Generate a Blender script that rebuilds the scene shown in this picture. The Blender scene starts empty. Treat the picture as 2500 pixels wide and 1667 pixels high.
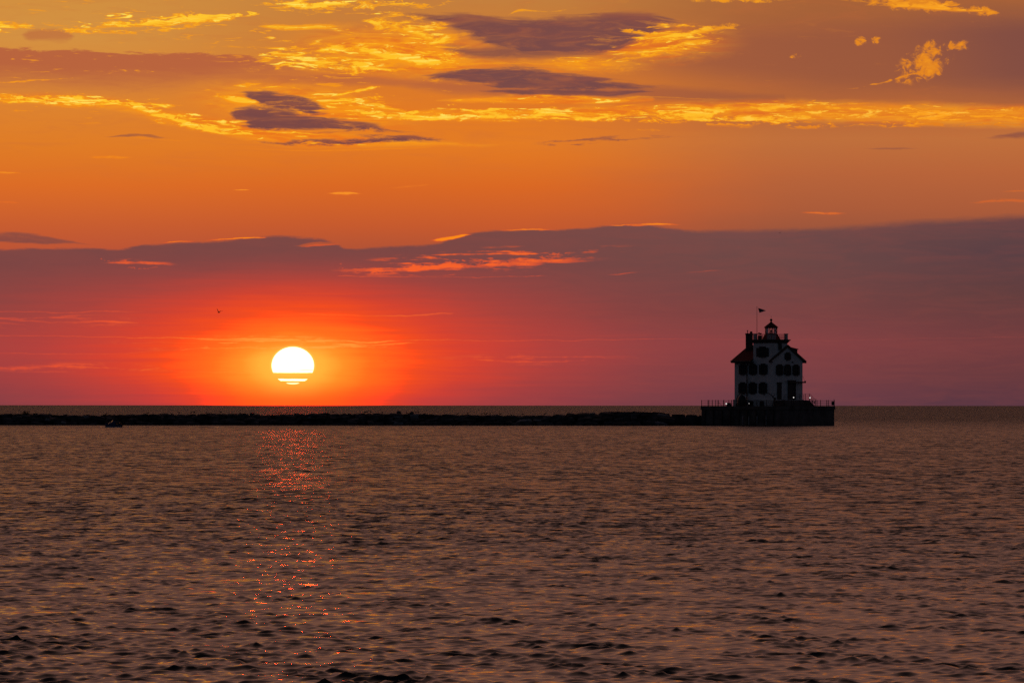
import bpy, bmesh, math, random
import numpy as np
from mathutils import Vector, Matrix

random.seed(7)
rng = np.random.default_rng(11)
sc = bpy.context.scene
COL = sc.collection
R = math.radians

# ------------------------------------------------------------------ camera
F_PX = 11095.0                     # focal length in pixels of the 2500 px wide photograph
CAM_H = 3.8
cam_d = bpy.data.cameras.new('camera')
cam_d.sensor_width = 36.0
cam_d.lens = 36.0 * F_PX / 2500.0
cam_d.clip_start = 1.0
cam_d.clip_end = 200000.0
cam = bpy.data.objects.new('camera', cam_d)
COL.objects.link(cam)
cam.location = (0, 0, CAM_H)
cam.rotation_euler = (Matrix.Rotation(R(90) + math.atan(155.8 / F_PX), 4, 'X') @ Matrix.Rotation(R(0.04), 4, 'Z')).to_euler()
sc.camera = cam
sc.render.resolution_x, sc.render.resolution_y = 1024, 682
sc.view_settings.view_transform = 'Standard'
sc.view_settings.look = 'None'
sc.view_settings.exposure = 0
sc.view_settings.gamma = 1
sc.view_settings.use_curve_mapping = False
sc.cycles.use_denoising = False
sc.cycles.max_bounces = 5
sc.cycles.sample_clamp_indirect = 20
sc.cycles.caustics_reflective = False
sc.cycles.caustics_refractive = False

def lin(c):
    return tuple(((v / 255) / 12.92 if v / 255 <= 0.04045 else ((v / 255 + 0.055) / 1.055) ** 2.4) for v in c) + (1.0,)

# ------------------------------------------------------------------ sun
SUN_AZ = (673 - 1176) / 10438.0
SUN_EL = (930.5 - 839.6) / 10438.0
sd = bpy.data.lights.new('sun', 'SUN')
sd.energy = 0.017
sd.color = (1.0, 0.05, 0.004)
sd.angle = R(0.85)
so = bpy.data.objects.new('sun', sd)
COL.objects.link(so)
sun_dir = Vector((math.sin(SUN_AZ) * math.cos(SUN_EL), math.cos(SUN_AZ) * math.cos(SUN_EL), math.sin(SUN_EL)))
so.rotation_euler = sun_dir.to_track_quat('Z', 'Y').to_euler()
so.location = (0, 0, 60)

# ------------------------------------------------------------------ world: sunset sky laid out by direction (azimuth, elevation)
world = bpy.data.worlds.new('World')
sc.world = world
world.use_nodes = True
world.cycles.sampling_method = 'MANUAL'
world.cycles.sample_map_resolution = 512
WT = world.node_tree
WT.nodes.clear()

class NT:
    """tiny helper to write node maths as expressions"""
    def __init__(s, tree): s.t = tree
    def new(s, k): return s.t.nodes.new(k)
    def put(s, sock, v):
        if isinstance(v, bpy.types.NodeSocket): s.t.links.new(v, sock)
        else: sock.default_value = v
    def m(s, op, a, b=0.0, c=0.0, clamp=False):
        n = s.new('ShaderNodeMath'); n.operation = op; n.use_clamp = clamp
        s.put(n.inputs[0], a)
        if op not in ('ABSOLUTE', 'SQRT', 'ARCSINE', 'COSINE', 'SINE'): s.put(n.inputs[1], b)
        if op == 'MULTIPLY_ADD': s.put(n.inputs[2], c)
        return n.outputs[0]
    def ss(s, v, lo, hi, o0=0.0, o1=1.0):
        n = s.new('ShaderNodeMapRange'); n.interpolation_type = 'SMOOTHSTEP'
        s.put(n.inputs[0], v); s.put(n.inputs[1], lo); s.put(n.inputs[2], hi); s.put(n.inputs[3], o0); s.put(n.inputs[4], o1)
        return n.outputs[0]
    def mix(s, f, a, b, mode='MIX'):
        n = s.new('ShaderNodeMix'); n.data_type = 'RGBA'; n.blend_type = mode
        s.put(n.inputs[0], f); s.put(n.inputs[6], a); s.put(n.inputs[7], b)
        return n.outputs[2]
    def ramp(s, v, stops, srgb=True):
        n = s.new('ShaderNodeValToRGB'); cr = n.color_ramp
        while len(cr.elements) > 1: cr.elements.remove(cr.elements[0])
        for i, (p, c) in enumerate(stops):
            e = cr.elements[0] if i == 0 else cr.elements.new(p)
            e.position = p
            e.color = lin(c) if srgb else tuple(c) + (1.0,)
        s.put(n.inputs[0], v)
        return n.outputs[0]
    def curve(s, v, pts):
        n = s.new('ShaderNodeFloatCurve'); cv = n.mapping.curves[0]
        pts = sorted(pts)
        cv.points[0].location = pts[0]; cv.points[1].location = pts[-1]
        for p in pts[1:-1]: cv.points.new(*p)
        for p in cv.points: p.handle_type = 'AUTO_CLAMPED'
        n.mapping.update()
        s.put(n.inputs[1], v)
        return n.outputs[0]
    def noise(s, vec, scale=1.0, detail=4.0, rough=0.55, dist=0.0, out=0):
        n = s.new('ShaderNodeTexNoise'); n.noise_dimensions = '3D'
        s.put(n.inputs['Vector'], vec); n.inputs['Scale'].default_value = scale
        n.inputs['Detail'].default_value = detail; n.inputs['Roughness'].default_value = rough
        n.inputs['Distortion'].default_value = dist
        return n.outputs[out]
    def xyz(s, x, y, z):
        n = s.new('ShaderNodeCombineXYZ'); s.put(n.inputs[0], x); s.put(n.inputs[1], y); s.put(n.inputs[2], z)
        return n.outputs[0]

W = NT(WT)
tc = W.new('ShaderNodeTexCoord')
sep = W.new('ShaderNodeSeparateXYZ')
WT.links.new(tc.outputs['Generated'], sep.inputs[0])
DX, DY, DZ = sep.outputs
az = W.m('ARCTAN2', DX, DY)
el = W.m('ARCSINE', DZ)
U = W.m('MULTIPLY_ADD', az, 10.438, 1.176)        # milli-units: 1.0 = 5.5 degrees of sky
V = W.m('MULTIPLY_ADD', el, -10.438, 0.9305)      # grows downward, horizon at 0.9305
# shared noise fields, stretched along the horizon
def aniso(su, sv, seed, detail=4, rough=0.55, dist=0.0):
    return W.noise(W.xyz(W.m('MULTIPLY', U, su), W.m('MULTIPLY', V, sv), seed), 1.0, detail, rough, dist)
nA = aniso(3.0, 14.0, 1.3, 5, 0.6)               # broad
nB = aniso(14.0, 60.0, 4.7, 4, 0.6)              # fine wisps
nC = aniso(26.0, 75.0, 9.1, 3, 0.65, 0.6)             # clumps
nD = aniso(6.0, 40.0, 12.4, 5, 0.65, 0.8)             # streaky body
nE = aniso(36.0, 42.0, 21.7, 5, 0.62, 0.5)             # cauliflower clumps
nF = aniso(9.0, 52.0, 31.2, 6, 0.68, 1.0)               # lit flecks
nG = aniso(3.5, 80.0, 41.9, 4, 0.6, 0.3)                # long thin wisps
VD = W.m('ADD', W.m('MULTIPLY_ADD', W.m('SUBTRACT', nD, 0.5), 0.044, V), W.m('MULTIPLY', W.m('SUBTRACT', nF, 0.5), 0.030))
VW = W.m('ADD', W.m('MULTIPLY_ADD', W.m('SUBTRACT', nA, 0.5), 0.018, V), W.m('MULTIPLY', W.m('SUBTRACT', nB, 0.5), 0.012))
VR = W.m('ADD', W.m('MULTIPLY_ADD', W.m('SUBTRACT', nD, 0.5), 0.040, V), W.m('MULTIPLY', W.m('SUBTRACT', nC, 0.5), 0.030))
T = W.m('MULTIPLY', W.m('ADD', U, 0.2), 1 / 2.752, clamp=True)
def tx(x): return min(1.0, max(0.0, (x / 1000 + 0.2) / 2.752))

def streak(pts, soft=4, k=1.0, v=None, rag=0.0):
    """a band of cloud along the points (x, y, half width), all in the sky's own milli-units x 1000"""
    v = v or VW
    pts = sorted(pts)
    c = [(tx(x), y / 1000) for x, y, h in pts]
    hw = [(tx(x), h / 100) for x, y, h in pts]
    x0, x1 = pts[0][0], pts[-1][0]
    if x0 > -190: c.insert(0, (tx(x0 - 12), pts[0][1] / 1000)); hw.insert(0, (tx(x0 - 12), 0.0)); hw.insert(0, (0.0, 0.0)); c.insert(0, (0.0, pts[0][1] / 1000))
    if x1 < 2540: c.append((tx(x1 + 12), pts[-1][1] / 1000)); hw.append((tx(x1 + 12), 0.0)); hw.append((1.0, 0.0)); c.append((1.0, pts[-1][1] / 1000))
    cc = W.curve(T, c); hh = W.curve(T, hw)
    d = W.m('MULTIPLY_ADD', hh, 0.1, W.m('MULTIPLY', W.m('ABSOLUTE', W.m('SUBTRACT', v, cc)), -1.0))
    if rag: d = W.m('MULTIPLY_ADD', W.m('SUBTRACT', nC, 0.62), rag / 1000.0, d)
    return W.ss(d, 0.0, soft / 1000.0, 0.0, k)

def band(tops, bots, st, sb, k=1.0, v=None):
    v = v or VW
    a = W.curve(T, [(0.0, tops[0][1] / 1000)] + [(tx(x), y / 1000) for x, y in tops] + [(1.0, tops[-1][1] / 1000)])
    c = W.curve(T, [(0.0, bots[0][1] / 1000)] + [(tx(x), y / 1000) for x, y in bots] + [(1.0, bots[-1][1] / 1000)])
    return W.m('MULTIPLY', W.ss(W.m('SUBTRACT', v, a), 0.0, st / 1000, 0.0, k), W.ss(W.m('SUBTRACT', c, v), 0.0, sb / 1000))

def acc(lst):
    r = lst[0]
    for q in lst[1:]: r = W.m('MAXIMUM', r, q)
    return r

def blob(x, y, rx, ry, rot=0, k=1.0, inner=0.35, v=None):
    """soft elliptical patch"""
    n = W.new('ShaderNodeMapping'); n.vector_type = 'TEXTURE'
    WT.links.new(W.xyz(U, v or VR, 0.0), n.inputs[0])
    n.inputs['Location'].default_value = (x / 1000, y / 1000, 0)
    n.inputs['Rotation'].default_value = (0, 0, R(rot))
    n.inputs['Scale'].default_value = (rx / 1000, ry / 1000, 1)
    l = W.new('ShaderNodeVectorMath'); l.operation = 'LENGTH'
    WT.links.new(n.outputs[0], l.inputs[0])
    return W.ss(l.outputs['Value'], 1.0, inner, 0.0, k)

VN = W.m('MULTIPLY', V, 1 / 0.9305, clamp=True)
def vr(stops, t=None): return W.ramp(t or VN, [(y / 930.5, c) for y, c in stops])
# --- clear-ish upper sky: left / middle and right
baseL = vr([(0, (210, 144, 64)), (90, (212, 145, 66)), (240, (221, 132, 48)), (340, (224, 124, 38)), (430, (220, 108, 38)), (520, (200, 93, 48)), (580, (188, 84, 54)), (700, (150, 70, 64)), (930, (122, 64, 68))])
baseM = vr([(0, (196, 128, 62)), (90, (205, 122, 52)), (240, (224, 122, 38)), (330, (228, 124, 36)), (430, (218, 104, 36)), (520, (198, 90, 46)), (580, (176, 82, 54)), (700, (150, 70, 64)), (930, (122, 64, 68))])
baseR = vr([(0, (166, 98, 56)), (90, (166, 96, 58)), (240, (178, 100, 56)), (320, (192, 112, 60)), (400, (184, 100, 58)), (480, (172, 92, 58)), (580, (140, 78, 62)), (700, (118, 70, 70)), (930, (116, 64, 72))])
col = W.mix(W.ss(U, 0.15, 0.9), baseL, baseM)
col = W.mix(W.ss(W.m('MULTIPLY_ADD', W.m('SUBTRACT', nA, 0.5), 0.25, U), 1.15, 1.9), col, baseR)
col = W.mix(W.m('MULTIPLY', W.ss(nD, 0.45, 0.75), W.ss(V, 0.50, 0.30, 0.0, 0.22)), col, lin((196, 104, 56)))

# --- mauve sheets
mauve = acc([
    band([(0, 112), (120, 116), (250, 122), (400, 122), (560, 126), (600, 140), (700, 166), (840, 186), (900, 200)], [(0, 232), (250, 238), (450, 232), (560, 215), (700, 205), (840, 196), (900, 200)], 7, 80, 0.95, VD),
    streak([(60, 88, 14), (110, 86, 20), (170, 92, 10)], 14, 0.6),
    streak([(1000, 100, 10), (1350, 110, 50), (1500, 120, 70), (1800, 130, 95), (2100, 130, 112), (2352, 130, 120), (2552, 130, 120)], 70, 0.75),
    streak([(880, 190, 6), (1100, 205, 26), (1500, 215, 26), (1800, 232, 18)], 22, 0.7),
    streak([(420, 170, 4), (620, 182, 16), (850, 186, 16), (1000, 190, 8)], 12, 0.6)])
mauve_c = W.mix(W.ss(U, 0.5, 2.1), lin((184, 98, 62)), lin((150, 86, 62)))
col = W.mix(mauve, col, mauve_c)
# right-hand dark purple veil
col = W.mix(W.m('MULTIPLY', W.ss(W.m('MULTIPLY_ADD', V, -0.4, U), 1.95, 2.32), W.ss(W.m('ABSOLUTE', W.m('SUBTRACT', VW, 0.13)), 0.14, 0.04, 0.0, 0.75)), col, lin((122, 74, 68)))

# --- broad orange glow round the lit cloud edges
warm = acc([
    blob(700, 250, 330, 70, 6, 0.75, 0.2), blob(930, 120, 330, 75, 5, 0.8, 0.2), blob(1480, 100, 260, 60, 0, 0.75, 0.2), blob(1350, 150, 200, 28, 0, 0.6, 0.2),
    streak([(450, 300, 8), (700, 320, 26), (1000, 330, 12), (1150, 335, 4)], 18, 0.8),
    streak([(0, 235, 16), (250, 242, 22), (450, 285, 26), (650, 300, 22)], 20, 0.6),
    streak([(800, 262, 18), (1100, 268, 20), (1500, 255, 26), (1900, 258, 34), (2352, 272, 34), (2552, 275, 34)], 24, 0.75),
    streak([(1000, 232, 4), (1250, 230, 14), (1500, 232, 8)], 10, 0.7)])
warm_c = W.mix(W.ss(nD, 0.36, 0.60), lin((236, 116, 28)), lin((255, 160, 24)))
col = W.mix(warm, col, warm_c)

# --- dark purple clouds
dark = acc([
    streak([(925, 34, 5), (1000, 44, 18), (1080, 60, 32), (1150, 76, 42), (1250, 84, 50), (1350, 82, 50), (1440, 68, 40), (1510, 56, 22), (1570, 52, 4)], 20, v=VD),
    streak([(1000, 108, 4), (1100, 124, 24), (1250, 118, 26), (1420, 104, 14), (1480, 98, 3)], 22, 0.8),
    streak([(965, 180, 5), (1040, 176, 19), (1120, 177, 28), (1200, 182, 31), (1300, 190, 25), (1400, 195, 15), (1540, 199, 3)], 14, v=VD),
    streak([(1100, 212, 2), (1250, 214, 8), (1400, 214, 8), (1500, 212, 2)], 5, 0.95),
    streak([(548, 216, 3), (590, 228, 20), (640, 238, 28), (690, 244, 25), (735, 250, 12), (760, 254, 3)], 14, v=VD),
    streak([(526, 264, 6), (560, 268, 20), (620, 274, 28), (700, 282, 23), (800, 288, 16), (880, 296, 9), (970, 306, 2)], 12, v=VD),
    streak([(575, 328, 2), (680, 326, 8), (800, 323, 10), (920, 321, 10), (1030, 325, 2)], 9, v=VD),
    streak([(1215, 330, 1), (1290, 325, 6), (1370, 321, 8), (1450, 318, 5), (1560, 315, 2)], 8, 0.75, v=VD),
    streak([(240, 318, 1), (310, 315, 5), (390, 319, 1)], 4, 0.6),
    streak([(2250, 320, 1), (2300, 316, 7), (2352, 314, 10), (2552, 314, 10)], 8, 0.7),
    streak([(1980, 343, 1), (2050, 343, 4), (2110, 344, 1)], 4, 0.5),
    streak([(-200, 548, 16), (0, 548, 15), (90, 550, 13), (160, 556, 6), (215, 562, 1)], 6, 0.85),
    streak([(1250, 38, 1), (1380, 36, 4), (1500, 44, 5), (1570, 52, 1)], 5, 0.8)])
dark_c = vr([(0, (126, 76, 70)), (180, (120, 74, 72)), (320, (124, 72, 68)), (400, (136, 74, 66)), (560, (128, 72, 66))])
darkm = W.m('MULTIPLY', dark, W.ss(nF, 0.72, 0.42, 0.80, 1.0))
col = W.mix(darkm, col, W.mix(W.ss(W.m('MULTIPLY_ADD', nF, 0.4, W.m('MULTIPLY', nD, 0.6)), 0.44, 0.68, 0.0, 0.42), dark_c, lin((166, 88, 62))))

# --- the long purple bank
top = [(-200, 575), (0, 574), (150, 571), (265, 573), (330, 563), (400, 558), (480, 554), (560, 549), (640, 543), (730, 547), (775, 560), (800, 571), (900, 565), (1000, 559), (1050, 545), (1100, 533), (1200, 528),
       (1300, 524), (1400, 517), (1480, 512), (1540, 522), (1600, 528), (1700, 526), (1850, 521), (1950, 515), (2050, 507), (2150, 500), (2250, 495), (2352, 490), (2552, 486)]
tcur = W.curve(T, [(tx(x), y / 1000) for x, y in top])
dbank = W.m('SUBTRACT', W.m('MULTIPLY_ADD', W.m('SUBTRACT', nB, 0.5), 0.014, W.m('MULTIPLY_ADD', W.m('SUBTRACT', nF, 0.5), 0.010, V)), tcur)
bank = W.ss(dbank, -0.002, W.ss(U, 1.3, 2.2, 0.006, 0.020))
bankL = vr([(490, (124, 74, 68)), (600, (122, 70, 68)), (720, (136, 68, 66)), (800, (160, 66, 66)), (860, (140, 64, 68)), (930, (108, 62, 72))])
bankR = vr([(490, (120, 76, 72)), (600, (110, 72, 70)), (720, (120, 66, 66)), (790, (134, 66, 68)), (850, (124, 64, 68)), (930, (104, 60, 70))])
bankQ = vr([(490, (100, 68, 68)), (580, (90, 64, 68)), (680, (98, 62, 62)), (790, (114, 60, 62)), (860, (104, 58, 62)), (930, (86, 54, 66))])
bank_c = W.mix(W.ss(U, 0.9, 1.75), bankL, bankR)
bank_c = W.mix(W.ss(W.m('MULTIPLY_ADD', W.m('SUBTRACT', nA, 0.5), 0.3, U), 1.7, 2.4), bank_c, bankQ)
bank_c = W.mix(W.m('MULTIPLY', W.ss(nD, 0.35, 0.7), 0.16), bank_c, lin((150, 74, 66)))
notch = acc([streak([(680, 566, 2), (720, 562, 6), (790, 560, 4), (840, 566, 1)], 5, 0.9)])
col = W.mix(W.m('MULTIPLY', bank, W.m('SUBTRACT', 1.0, notch)), col, bank_c)

# --- glow round the sun
gx = W.m('SUBTRACT', U, 0.673); gy = W.m('SUBTRACT', V, 0.8396)
gax = W.ss(W.m('ABSOLUTE', gx), 0.08, 0.42)
gyy = W.m('MULTIPLY', gy, W.m('ADD', W.ss(gy, -0.02, 0.05, 2.0, 1.05), W.m('MULTIPLY', gax, W.ss(gy, -0.02, 0.05, 0.35, 2.2))))
rr = W.m('SQRT', W.m('ADD', W.m('MULTIPLY', W.m('MULTIPLY', gx, gx), 0.80), W.m('MULTIPLY', gyy, gyy)))
rr = W.m('ADD', W.m('MULTIPLY_ADD', W.m('SUBTRACT', nA, 0.5), 0.06, rr), W.m('MULTIPLY', W.m('SUBTRACT', nG, 0.5), W.ss(rr, 0.05, 0.3, 0.0, 0.14)))
glow_c = W.ramp(rr, [(0.0, (255, 196, 70)), (0.06, (255, 178, 58)), (0.10, (255, 146, 40)), (0.16, (255, 112, 28)), (0.25, (252, 78, 24)), (0.36, (238, 66, 34)), (0.55, (212, 64, 48)), (1.0, (176, 64, 58))])
glow_low = W.ss(V, 0.865, 0.928, 0.0, 0.8)
glow_c = W.mix(glow_low, glow_c, W.ramp(rr, [(0.0, (255, 90, 22)), (0.12, (254, 76, 24)), (0.2, (242, 64, 34)), (0.35, (222, 60, 50)), (1.0, (176, 62, 62))]))
glow_a = W.ramp(rr, [(0.0, (1, 1, 1)), (0.14, (.98, .98, .98)), (0.25, (.92, .92, .92)), (0.36, (.66, .66, .66)), (0.52, (.36, .36, .36)), (0.75, (.10, .10, .10)), (1.0, (0, 0, 0))], srgb=False)
glow_a = W.m('MULTIPLY', glow_a, W.ss(V, 0.56, 0.70))
col = W.mix(glow_a, col, glow_c)

# --- sunlit cloud edges
b = []
def br(*a, **k): b.append(streak(*a, **k))
RG = dict(v=VR)
br([(-200, 226, 9), (0, 228, 10), (100, 232, 12), (200, 236, 10), (280, 240, 13), (340, 258, 15), (400, 274, 14), (470, 296, 14), (560, 308, 10), (660, 309, 3)], 9, 1.0, rag=22, **RG)
br([(-200, 196, 4), (0, 196, 6), (90, 190, 5), (200, 184, 2)], 7, 0.7, rag=10)
br([(820, 262, 4), (880, 268, 12), (1000, 273, 11), (1120, 271, 7), (1250, 273, 7), (1400, 280, 3)], 7, 1.0, rag=15)
br([(1250, 262, 2), (1400, 266, 7), (1500, 268, 7), (1600, 262, 8), (1720, 252, 8), (1850, 246, 10), (1980, 252, 8), (2100, 264, 8), (2250, 272, 10), (2352, 278, 10), (2552, 280, 8)], 9, 0.9, rag=12)
br([(1600, 294, 4), (1700, 294, 9), (1760, 290, 4), (1850, 294, 9), (1950, 290, 8), (2100, 290, 10), (2250, 294, 8), (2352, 296, 6), (2552, 300, 3)], 12, 0.95, rag=24, **RG)
br([(1420, 300, 2), (1500, 299, 6), (1560, 306, 3)], 8, 0.6, rag=16)
br([(190, 72, 3), (260, 62, 9), (350, 56, 12), (450, 48, 14), (530, 44, 13), (600, 36, 7)], 8, 1.0, rag=26, **RG)
br([(-200, 60, 8), (0, 66, 12), (50, 70, 6)], 8, 0.9, rag=20, **RG)
br([(120, 76, 3), (200, 82, 8), (320, 84, 6)], 8, 0.8, rag=22, **RG)
br([(600, 12, 4), (680, 16, 10), (760, 16, 11), (820, 14, 4)], 8, 1.0, rag=18, **RG)
br([(840, 4, 4), (920, 12, 8), (1000, 14, 6), (1060, 4, 3)], 8, 0.85, rag=16, **RG)
br([(590, 64, 3), (660, 66, 10), (720, 64, 10), (780, 62, 3)], 10, 0.8)
br([(850, 46, 3), (900, 60, 18), (960, 78, 20), (1010, 92, 10), (1060, 98, 3)], 18, 0.85, rag=20, **RG)
br([(600, 132, 3), (680, 134, 14), (720, 146, 14), (800, 112, 12), (900, 128, 26), (980, 140, 22), (1060, 148, 8)], 14, 0.95, rag=34, **RG)
br([(500, 226, 3), (540, 232, 11), (590, 238, 7), (600, 238, 1)], 8, 0.8)
br([(560, 208, 2), (640, 201, 5), (720, 214, 4), (760, 222, 6), (830, 210, 8), (880, 202, 4)], 7, 0.95, rag=14)
br([(750, 232, 3), (820, 246, 14), (900, 250, 14), (960, 262, 6)], 14, 0.8, rag=26, **RG)
br([(560, 300, 2), (640, 306, 5), (760, 310, 3)], 5, 0.7)
br([(530, 343, 1), (640, 346, 3), (760, 350, 4), (900, 344, 4), (1040, 338, 1)], 6, 0.65)
br([(240, 320, 1), (330, 322, 3), (470, 326, 1)], 5, 0.55)
br([(1390, 60, 3), (1450, 74, 10), (1540, 78, 14), (1640, 70, 12), (1720, 70, 4)], 12, 0.75, rag=26, **RG)
br([(1270, 152, 3), (1400, 142, 8), (1480, 128, 12), (1560, 112, 12), (1610, 104, 4)], 12, 0.75, rag=22, **RG)
br([(980, 152, 2), (1080, 150, 5), (1200, 147, 4), (1350, 150, 4)], 8, 0.6)
br([(1150, 42, 1), (1200, 26, 7), (1260, 30, 5), (1330, 20, 3)], 8, 0.55, rag=12)
br([(1070, 228, 2), (1250, 228, 4), (1500, 226, 3), (1650, 232, 2)], 6, 0.55)
br([(1500, 2, 3), (1700, 4, 8), (1850, 2, 8), (1960, 6, 9), (2060, 16, 16), (2150, 22, 20), (2220, 30, 16), (2300, 36, 8)], 14, 0.8, rag=34, **RG)
br([(1930, 206, 2), (2010, 194, 4), (2060, 182, 6), (2110, 170, 3)], 7, 0.8, rag=14)
br([(-200, 400, 3), (0, 399, 5), (54, 401, 2)], 5, 0.75)
br([(205, 363, 2), (250, 363, 5), (305, 365, 2)], 5, 0.7)
br([(750, 449, 2), (790, 447, 5), (830, 448, 2)], 4, 0.95)
br([(536, 437, 2), (555, 437, 3.5), (572, 437, 2)], 3, 0.85)
br([(890, 434, 2), (950, 429, 4), (990, 424, 2)], 5, 0.5)
br([(1830, 491, 1), (1890, 490, 5), (1950, 491, 1)], 5, 0.7)
br([(2220, 468, 2), (2290, 464, 6), (2352, 464, 6), (2552, 464, 4)], 7, 0.55)
br([(2290, 443, 1), (2352, 441, 4), (2552, 440, 2)], 4, 0.55)
br([(-200, 470, 3), (20, 469, 4), (50, 470, 2)], 5, 0.6)
br([(985, 551, 1), (1030, 547, 7), (1078, 539, 3)], 5, 1.0)
br([(375, 558, 2), (410, 556, 3.5), (445, 556, 2)], 3, 0.9)
br([(480, 554, 2), (560, 550, 3.5), (610, 547, 2)], 3, 0.9)
br([(690, 568, 2), (730, 564, 4), (780, 561, 2)], 5, 0.7)
br([(1390, 517, 2), (1490, 513, 4.5), (1560, 517, 2)], 4, 0.85)
br([(1150, 528, 2), (1220, 526, 3), (1270, 525, 2)], 3, 0.85)
br([(740, 616, 2), (800, 622, 7), (870, 628, 10), (960, 612, 14), (1080, 606, 14), (1200, 606, 14), (1300, 586, 6), (1400, 576, 1)], 12, 0.85, rag=26, **RG)
br([(780, 632, 2), (850, 636, 2), (1000, 637, 1.5), (1250, 632, 1.5)], 3, 0.8)
br([(230, 604, 2), (290, 604, 6), (350, 602, 5)], 7, 0.75, rag=18, **RG)
br([(280, 618, 1), (330, 619, 4), (390, 617, 1)], 5, 0.65, rag=12, **RG)
br([(1390, 630, 1), (1430, 629, 3), (1470, 627, 1)], 4, 0.5)
br([(1560, 625, 1), (1620, 623, 3), (1675, 622, 1)], 5, 0.4)
clump = acc([blob(2125, 148, 105, 62, -28, 1.0, 0.1, V), blob(2085, 178, 55, 18, -22, 0.8, 0.1, V), blob(2195, 108, 45, 22, 0, 0.8, 0.2, V), blob(1975, 98, 26, 17, -20, 1.1, 0.2, V), blob(2010, 94, 20, 14, -30, 1.0, 0.2, V),
              blob(1824, 132, 24, 11, 0, 0.9, 0.2, V), blob(2090, 14, 170, 26, 6, 1.0, 0.2, V), blob(2250, 30, 75, 18, 10, 0.9, 0.2, V), blob(1700, 2, 170, 12, 0, 0.8, 0.2, V), blob(1660, 62, 60, 12, 0, 0.6, 0.2, V)])
clump = W.m('MULTIPLY', W.ss(W.m('ADD', nE, W.m('MULTIPLY', clump, 0.30)), 0.57, 0.86, 0.0, 0.62), W.ss(clump, 0.0, 0.35), clamp=True)
extra = acc([blob(300, 60, 330, 26, -3, 0.8), blob(740, 14, 230, 26, 0, 0.8), blob(30, 70, 90, 22, 0, 0.9), blob(790, 135, 280, 46, 0, 1.0, 0.4), blob(1500, 92, 240, 46, 0, 0.85, 0.3), blob(1700, 262, 700, 26, 0, 0.85, 0.5), blob(1180, 262, 420, 22, 0, 0.85, 0.5), blob(850, 120, 700, 110, 0, 0.35, 0.2), blob(930, 70, 150, 60, 10, 0.8), blob(150, 234, 360, 22, 2, 0.8, 0.4), blob(470, 286, 190, 26, 6, 1.0, 0.4), blob(830, 245, 160, 34, 4, 0.9, 0.4)])
field = W.m('MAXIMUM', W.m('MULTIPLY', warm, 0.75), extra)
fleck = W.m('MULTIPLY', W.ss(W.m('MULTIPLY_ADD', field, 0.14, nF), 0.55, 0.74), W.ss(field, 0.05, 0.6))
fleck = W.m('MULTIPLY', fleck, W.m('SUBTRACT', 1.0, W.m('MULTIPLY', dark, 0.85)))
wisp = W.m('MULTIPLY', W.ss(W.m('MULTIPLY_ADD', W.m('SUBTRACT', nB, 0.5), 0.6, nG), 0.49, 0.66), acc([blob(1080, 602, 380, 38, -4, 1.0, 0.4, V), blob(310, 608, 120, 18, 0, 0.7, 0.3, V), blob(1300, 585, 200, 20, -6, 0.45, 0.3, V)]))
nH = aniso(15.0, 110.0, 55.3, 5, 0.62, 0.8)
topz = W.m('MULTIPLY', W.ss(V, 0.33, 0.26), W.ss(V, 0.0, -0.25, 1.0, 0.0))
fine = W.m('MULTIPLY', W.ss(W.m('MULTIPLY_ADD', nD, 0.55, W.m('MULTIPLY_ADD', field, 0.10, nH)), 0.88, 1.00), W.m('MULTIPLY', topz, W.m('SUBTRACT', 1.0, W.m('MULTIPLY', dark, 0.8))))
bright = acc([acc(b), clump, fleck, wisp, W.m('MULTIPLY', fine, W.ss(field, 0.0, 0.5, W.ss(U, 0.9, 1.3, 0.34, 0.10), 0.95))])
bright = W.m('MULTIPLY', bright, W.ss(nC, 0.28, 0.5, 0.55, 1.0), clamp=True)
core = vr([(0, (255, 200, 52)), (120, (255, 192, 40)), (230, (255, 194, 44)), (300, (255, 190, 42)), (360, (250, 164, 40)), (450, (246, 142, 40)), (545, (252, 140, 24)), (580, (244, 104, 44)), (640, (248, 92, 44)), (930, (255, 110, 60))])
edge = vr([(0, (246, 158, 28)), (230, (248, 150, 22)), (330, (240, 134, 26)), (450, (226, 110, 38)), (540, (214, 88, 46)), (640, (206, 80, 56)), (930, (230, 70, 45))])
core = W.mix(W.ss(U, 1.35, 2.2, 0.0, 0.8), core, W.mix(W.ss(V, 0.3, 0.5), lin((252, 152, 28)), lin((226, 112, 54))))
edge = W.mix(W.ss(U, 1.35, 2.2, 0.0, 0.6), edge, W.mix(W.ss(V, 0.3, 0.5), lin((216, 118, 36)), lin((190, 92, 54))))
col = W.mix(W.ss(bright, 0.02, 0.5, 0.0, 0.92), col, edge)
col = W.mix(W.ss(W.m('MULTIPLY', bright, W.ss(nB, 0.25, 0.6, 0.6, 1.1)), 0.45, 0.98), col, core)

hot = W.m('MULTIPLY', W.ss(bright, 0.55, 0.95), W.m('MULTIPLY', W.ss(nH, 0.50, 0.66), W.m('MULTIPLY', W.ss(V, 0.34, 0.30), W.ss(U, 1.7, 1.0, 0.35, 0.9))))
col = W.mix(hot, col, lin((255, 226, 96)))
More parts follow.
